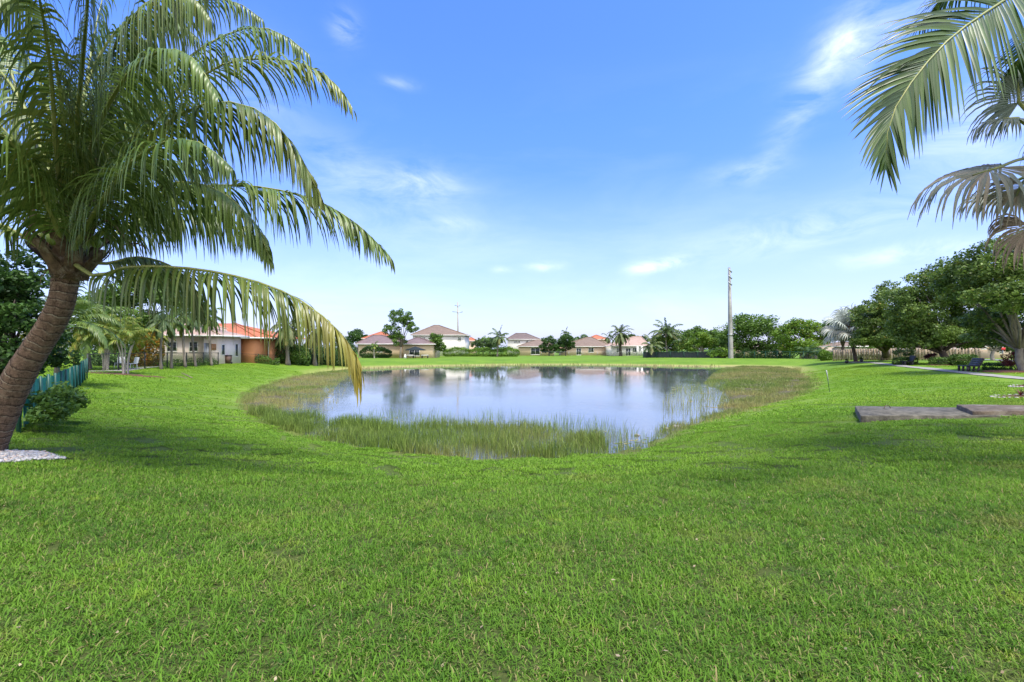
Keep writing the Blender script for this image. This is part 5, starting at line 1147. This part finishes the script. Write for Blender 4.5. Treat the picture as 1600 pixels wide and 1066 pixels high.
# white pebble bed under the hero palm
bed('pebble_bed', 'pale pebble bed around the leaning palm trunk', (-8.5, 7.5, zg(-8.5, 7.5)), .78, .48, nmat('pebble_base', (.25,.24,.22), (.5,.49,.47), 30, .9, 1.), h=.03, seed=6)['category'] = 'pebbles'
mb = MB(); r = random.Random(12)
for _ in range(1900):
    a = r.random()*6.283; q = math.sqrt(r.random())*(1+.10*math.sin(a*5))*(1 if r.random() < .9 else r.uniform(1, 1.22)); x = -8.5+math.cos(a)*q*.8; y = 7.5+math.sin(a)*q*.5
    pebbles(mb, x, y, zg(x, y)+.035+r.random()*.025, r.uniform(.016, .036), r, (r.random(), .8*(r.random() < .16), 0))
o = mb.build('pebbles', M_pebble, smooth=True); o['kind'] = 'stuff'; tag(o, 'white and grey pebbles around the foot of the leaning palm', 'pebbles')

# ------------------------------------------------------------------ concrete slab with ring
cs = root('concrete_slab', (11, 12.8, -.3), 'long weathered concrete slab with a rusty lid lying in the lawn on the right', 'concrete slab')
M_rust = nmat('rusty_lid', (.05,.038,.028), (.15,.115,.08), 6, .95, 1., .02, c3=(.20,.18,.14), s3=2.4)
def prism(mb, poly, dz, b=.015):
    rj = random.Random(3); Q = []
    for i in range(len(poly)):
        a_, b_ = Vector(poly[i]), Vector(poly[(i+1) % len(poly)]); k_ = max(1, int((b_-a_).length/.16))
        for j in range(k_): Q.append(a_.lerp(b_, j/k_)+Vector((rj.uniform(-.012, .012), rj.uniform(-.014, .014), rj.uniform(-.012, .003))))
    poly = Q; n = len(poly); P = [Vector(p) for p in poly]; c = sum(P, Vector())/n; ins = [p+Vector(((c-p).x, (c-p).y, 0)).normalized()*b*1.4 for p in P]
    vs = [p-ZV*dz for p in P]+[p-ZV*b for p in P]+ins
    mb.add(vs, [(i, (i+1) % n, n+(i+1) % n, n+i) for i in range(n)]+[(n+i, n+(i+1) % n, 2*n+(i+1) % n, 2*n+i) for i in range(n)]+[tuple(2*n+i for i in range(n))])
mb = MB(); prism(mb, [(9.66,12.4,-.25),(13.6,10.95,-.03),(14.8,12.3,-.04),(11.1,14.5,-.25)], .5); mb.build('slab', M_concrete, cs)

mb = MB(); prism(mb, [(12.0,11.65,-.02),(13.5,11.1,.06),(14.5,12.2,.06),(12.9,13.0,-.01)], .2); mb.build('lid', M_rust, cs)
mb = MB(); c = Vector((11.35, 13.55, -.26)); mb.tube([c+Vector((math.cos(a)*.10, 0, math.sin(a)*.12+.03)) for a in [R(-25+i*230/12) for i in range(13)]], .012, 6); mb.build('lifting_ring', M_rust, cs, smooth=True)
mb = MB(); r = random.Random(4); pebbles(mb, 13.0, 10.35, -.06, .16, r, (.8, .1, 0)); tag(mb.build('rock', M_pebble, smooth=True), 'white stone at the right end of the concrete slab', 'rock')

# ------------------------------------------------------------------ benches
def bench(label, px, py, rz, sc):
    b = G(px, py); rt = root('park_bench', (0, 0, 0), label, 'bench', 'dark plastic benches by the path')
    def bx(name, *a, **k): mb = MB(); [mb.bevelbox(lo, hi, .012, Mm) for lo, hi, Mm in a]; return mb.build(name, M_dark, rt)
    I = Matrix.Identity(4); tilt = Matrix.Translation((0, .34, .40))@Matrix.Rotation(R(-24), 4, 'X')
    bx('seat', *[((-.85, -.28+k*.155, .37), (.85, -.28+k*.155+.14, .42), I) for k in range(4)])
    bx('backrest', *[((-.85, -.03, .02+k*.15), (.85, .02, .02+k*.15+.138, ), tilt) for k in range(4)])
    for x in (-.75, 0, .75):
        bx('leg', ((x-.05, -.26, 0), (x+.05, -.14, .368), I)); bx('leg', ((x-.05, .26, 0), (x+.05, .38, .368), Matrix.Translation((0, 0, 0))@Matrix.Rotation(R(-10), 4, 'X')))
        bx('back_support', ((x-.05, .022, -.1), (x+.05, .09, .62), tilt))
    rt.location = b; rt.rotation_euler = (0, 0, rz); rt.scale = (sc,)*3; return rt
bench('nearer dark bench with sloping backrest beside the path', 1511, 580.5, R(-118), 1.0)
bench('farther dark bench beside the path, in front of a clipped hedge', 1415, 570.5, R(-118), 1.0)

# marker post leaning on the bank
mp_ = root('marker_post', G(1297, 613), 'thin leaning marker post with white strip on the right bank', 'marker post'); b = G(1297, 613); t = b+(W(1291, 579, b.y)-b)
mb = MB(); mb.tube([b-ZV*.1, t], .014, 6); mb.build('stake', M_fencegreen, mp_)
mb = MB(); u = (t-b).normalized(); c0 = b+u*(t-b).length*.52; c1 = t+u*.02; s = Vector((.025, .07, 0))
mb.add([c0-s, c0+s, c1+s, c1-s]+[q+Vector((.012, -.004, 0)) for q in (c0-s, c0+s, c1+s, c1-s)], [(0,1,2,3),(7,6,5,4),(0,4,5,1),(1,5,6,2),(2,6,7,3),(3,7,4,0)]); mb.build('sign_plate', M_white, mp_)
# trash can
tc_ = root('trash_bin', GD(356.5, 49.2), 'brown wheeled trash bin against the white wing of the pink house', 'trash bin'); b = GD(356.5, 49.2); M_bin = nmat('bin_brown', (.10,.06,.045), (.14,.085,.06), 5, .5, .1)
I = Matrix.Translation(b); mb = MB(); mb.box((-.21, -.24, .06), (.21, .24, .92), I, taper=1.2); mb.build('body', M_bin, tc_); mb = MB(); mb.bevelbox((-.28, -.34, .923), (.28, .32, .98), .02, I); mb.build('lid', M_dark, tc_)
for s in (-1, 1): mb = MB(); mb.tube([b+Vector((s*.24, .2, .12)), b+Vector((s*.29, .2, .12))], .12, 12); mb.build('wheel', M_dark, tc_)
# two white outdoor chairs
for i, (px, d, lab) in enumerate([(187, 36, 'white plastic garden chair by the driveway, left of the pale palm stems'), (206, 35, 'larger white garden chair behind the pale palm stems')]):
    b = GD(px, d); rt = root('garden_chair', b, lab, 'chair', 'white garden chairs'); I = Matrix.Translation(b)@Matrix.Rotation(R(20-40*i), 4, 'Z')
    M_pl = bpy.data.materials.get('white_plastic') or nmat('white_plastic', (.55,.60,.64), (.66,.70,.73), 5, .4, .05)
    mb = MB(); mb.bevelbox((-.27, -.25, .40), (.27, .27, .44), .015, I); mb.build('seat', M_pl, rt)
    mb = MB(); mb.bevelbox((-.27, -.02, 0), (.27, .02, .48), .015, I@Matrix.Translation((0, .27, .44))@Matrix.Rotation(R(-12), 4, 'X')); mb.build('backrest', M_pl, rt)
    for sx_ in (-1, 1):
        for sy_ in (-1, 1): mb = MB(); mb.tube([I@Vector((sx_*.26, sy_*.26, 0)), I@Vector((sx_*.22, sy_*.2, .40))], .022, 6); mb.build('leg', M_pl, rt)
# fallen frond on the lawn, left
ff = root('fallen_frond', G(286, 585), 'dead brown palm frond lying on the lawn at left', 'palm frond'); rnd = random.Random(77); mb = MB()
a = G(300, 592); P = [a+ZV*.05, G(292, 588)+ZV*.06, G(284, 583.5)+ZV*.07]; frond(mb, mb, P, .55, 20, .04, .5, rnd, seg=3, r0=.035, tint=.3, up0=.0, start=.3); mb.build('frond', M_dead, ff)
ff = root('fallen_frond', G(278, 589), 'second thinner dead frond lying beside the first on the lawn', 'palm frond'); mb = MB()
P = [G(292, 593)+ZV*.04, G(280, 590)+ZV*.05, G(262, 588)+ZV*.04]; frond(mb, mb, P, .35, 18, .035, .5, rnd, seg=3, r0=.02, tint=.2, up0=.0, start=.2); mb.build('frond', M_dead, ff)
# patio set across the pond
pu = root('patio_umbrella', GD(648, 97), 'black patio umbrella over the terrace beside the airy tree', 'umbrella'); b = GD(649, 97); mb = MB(); mb.tube([b, b+ZV*2.3], .04, 6); mb.build('pole', M_dark, pu); mb = MB(); n = 10
vs = [b+ZV*2.55]+[b+Vector((math.cos(6.283*i/n)*2.2, math.sin(6.283*i/n)*2.2, 1.85)) for i in range(n)]+[b+Vector((math.cos(6.283*i/n)*2.2, math.sin(6.283*i/n)*2.2, 1.68)) for i in range(n)]
mb.add(vs, [(0, 1+i, 1+(i+1) % n) for i in range(n)]+[(1+i, 11+i, 11+(i+1) % n, 1+(i+1) % n) for i in range(n)]); mb.build('canopy', M_screenb, pu)
for i, (px, s, lab) in enumerate([(640, .8, 'pale patio table under the black umbrella'), (664, .6, 'pale lounge seat right of the black umbrella')]):
    b = GD(px, 95.5); rt = root('patio_table' if i == 0 else 'lounge_seat', b, lab, 'table' if i == 0 else 'seat'); I = Matrix.Translation(b); mb = MB(); mb.bevelbox((-s*1.2, -.5, .62), (s*1.2, .5, .72), .02, I); mb.build('tabletop' if i == 0 else 'cushion', M_white, rt)
    for sx_ in (-1, 1): mb = MB(); mb.box((sx_*s-.06, -.4, 0), (sx_*s+.06, .4, .618), I); mb.build('leg', M_dark, rt)
mb = MB(); b = GD(633, 94); pebbles(mb, 0, 0, 0, .001, random.Random(1), (.5,0,0)); mb = MB(); mb.tube([b, b+ZV*.5, b+ZV*.8, b+ZV*.95], [.28, .24, .12, .05], 8); tag(mb.build('garden_statue', M_white), 'small white garden ornament on the far lawn left of the umbrella', 'ornament')
# red sign by road, tiny pond marker
rs = root('road_sign', GD(1567, 56), 'small red sign beside the road at the right edge', 'sign'); b = GD(1567, 56); mb = MB(); mb.tube([b, b+ZV*1.9], .04, 6); mb.build('post', M_metal, rs); mb = MB(); mb.bevelbox((-.24, -.02, 0), (.24, .02, .3), .01, Matrix.Translation(b+Vector((0, -.07, 1.45)))); mb.build('sign_plate', nmat('sign_red', (.5,.03,.03), (.55,.04,.04), 3, .5, 0.), rs)
for px, lab in ((1323, 'left small dark planter at the foot of the silver palm'), (1346, 'right small dark planter at the foot of the silver palm')):
    b = GD(px, 59.5); rt = root('planter', b, lab, 'planter'); mb = MB(); mb.tube([b, b+ZV*.35], [.16, .22], 10); mb.build('pot', M_dark, rt)
    V, F, T = leafcloud([((b.x, b.y, b.z+.5), .22, .22, .2)], 160, .1, 5); build('foliage', V, F, M_leafd, rt, T)
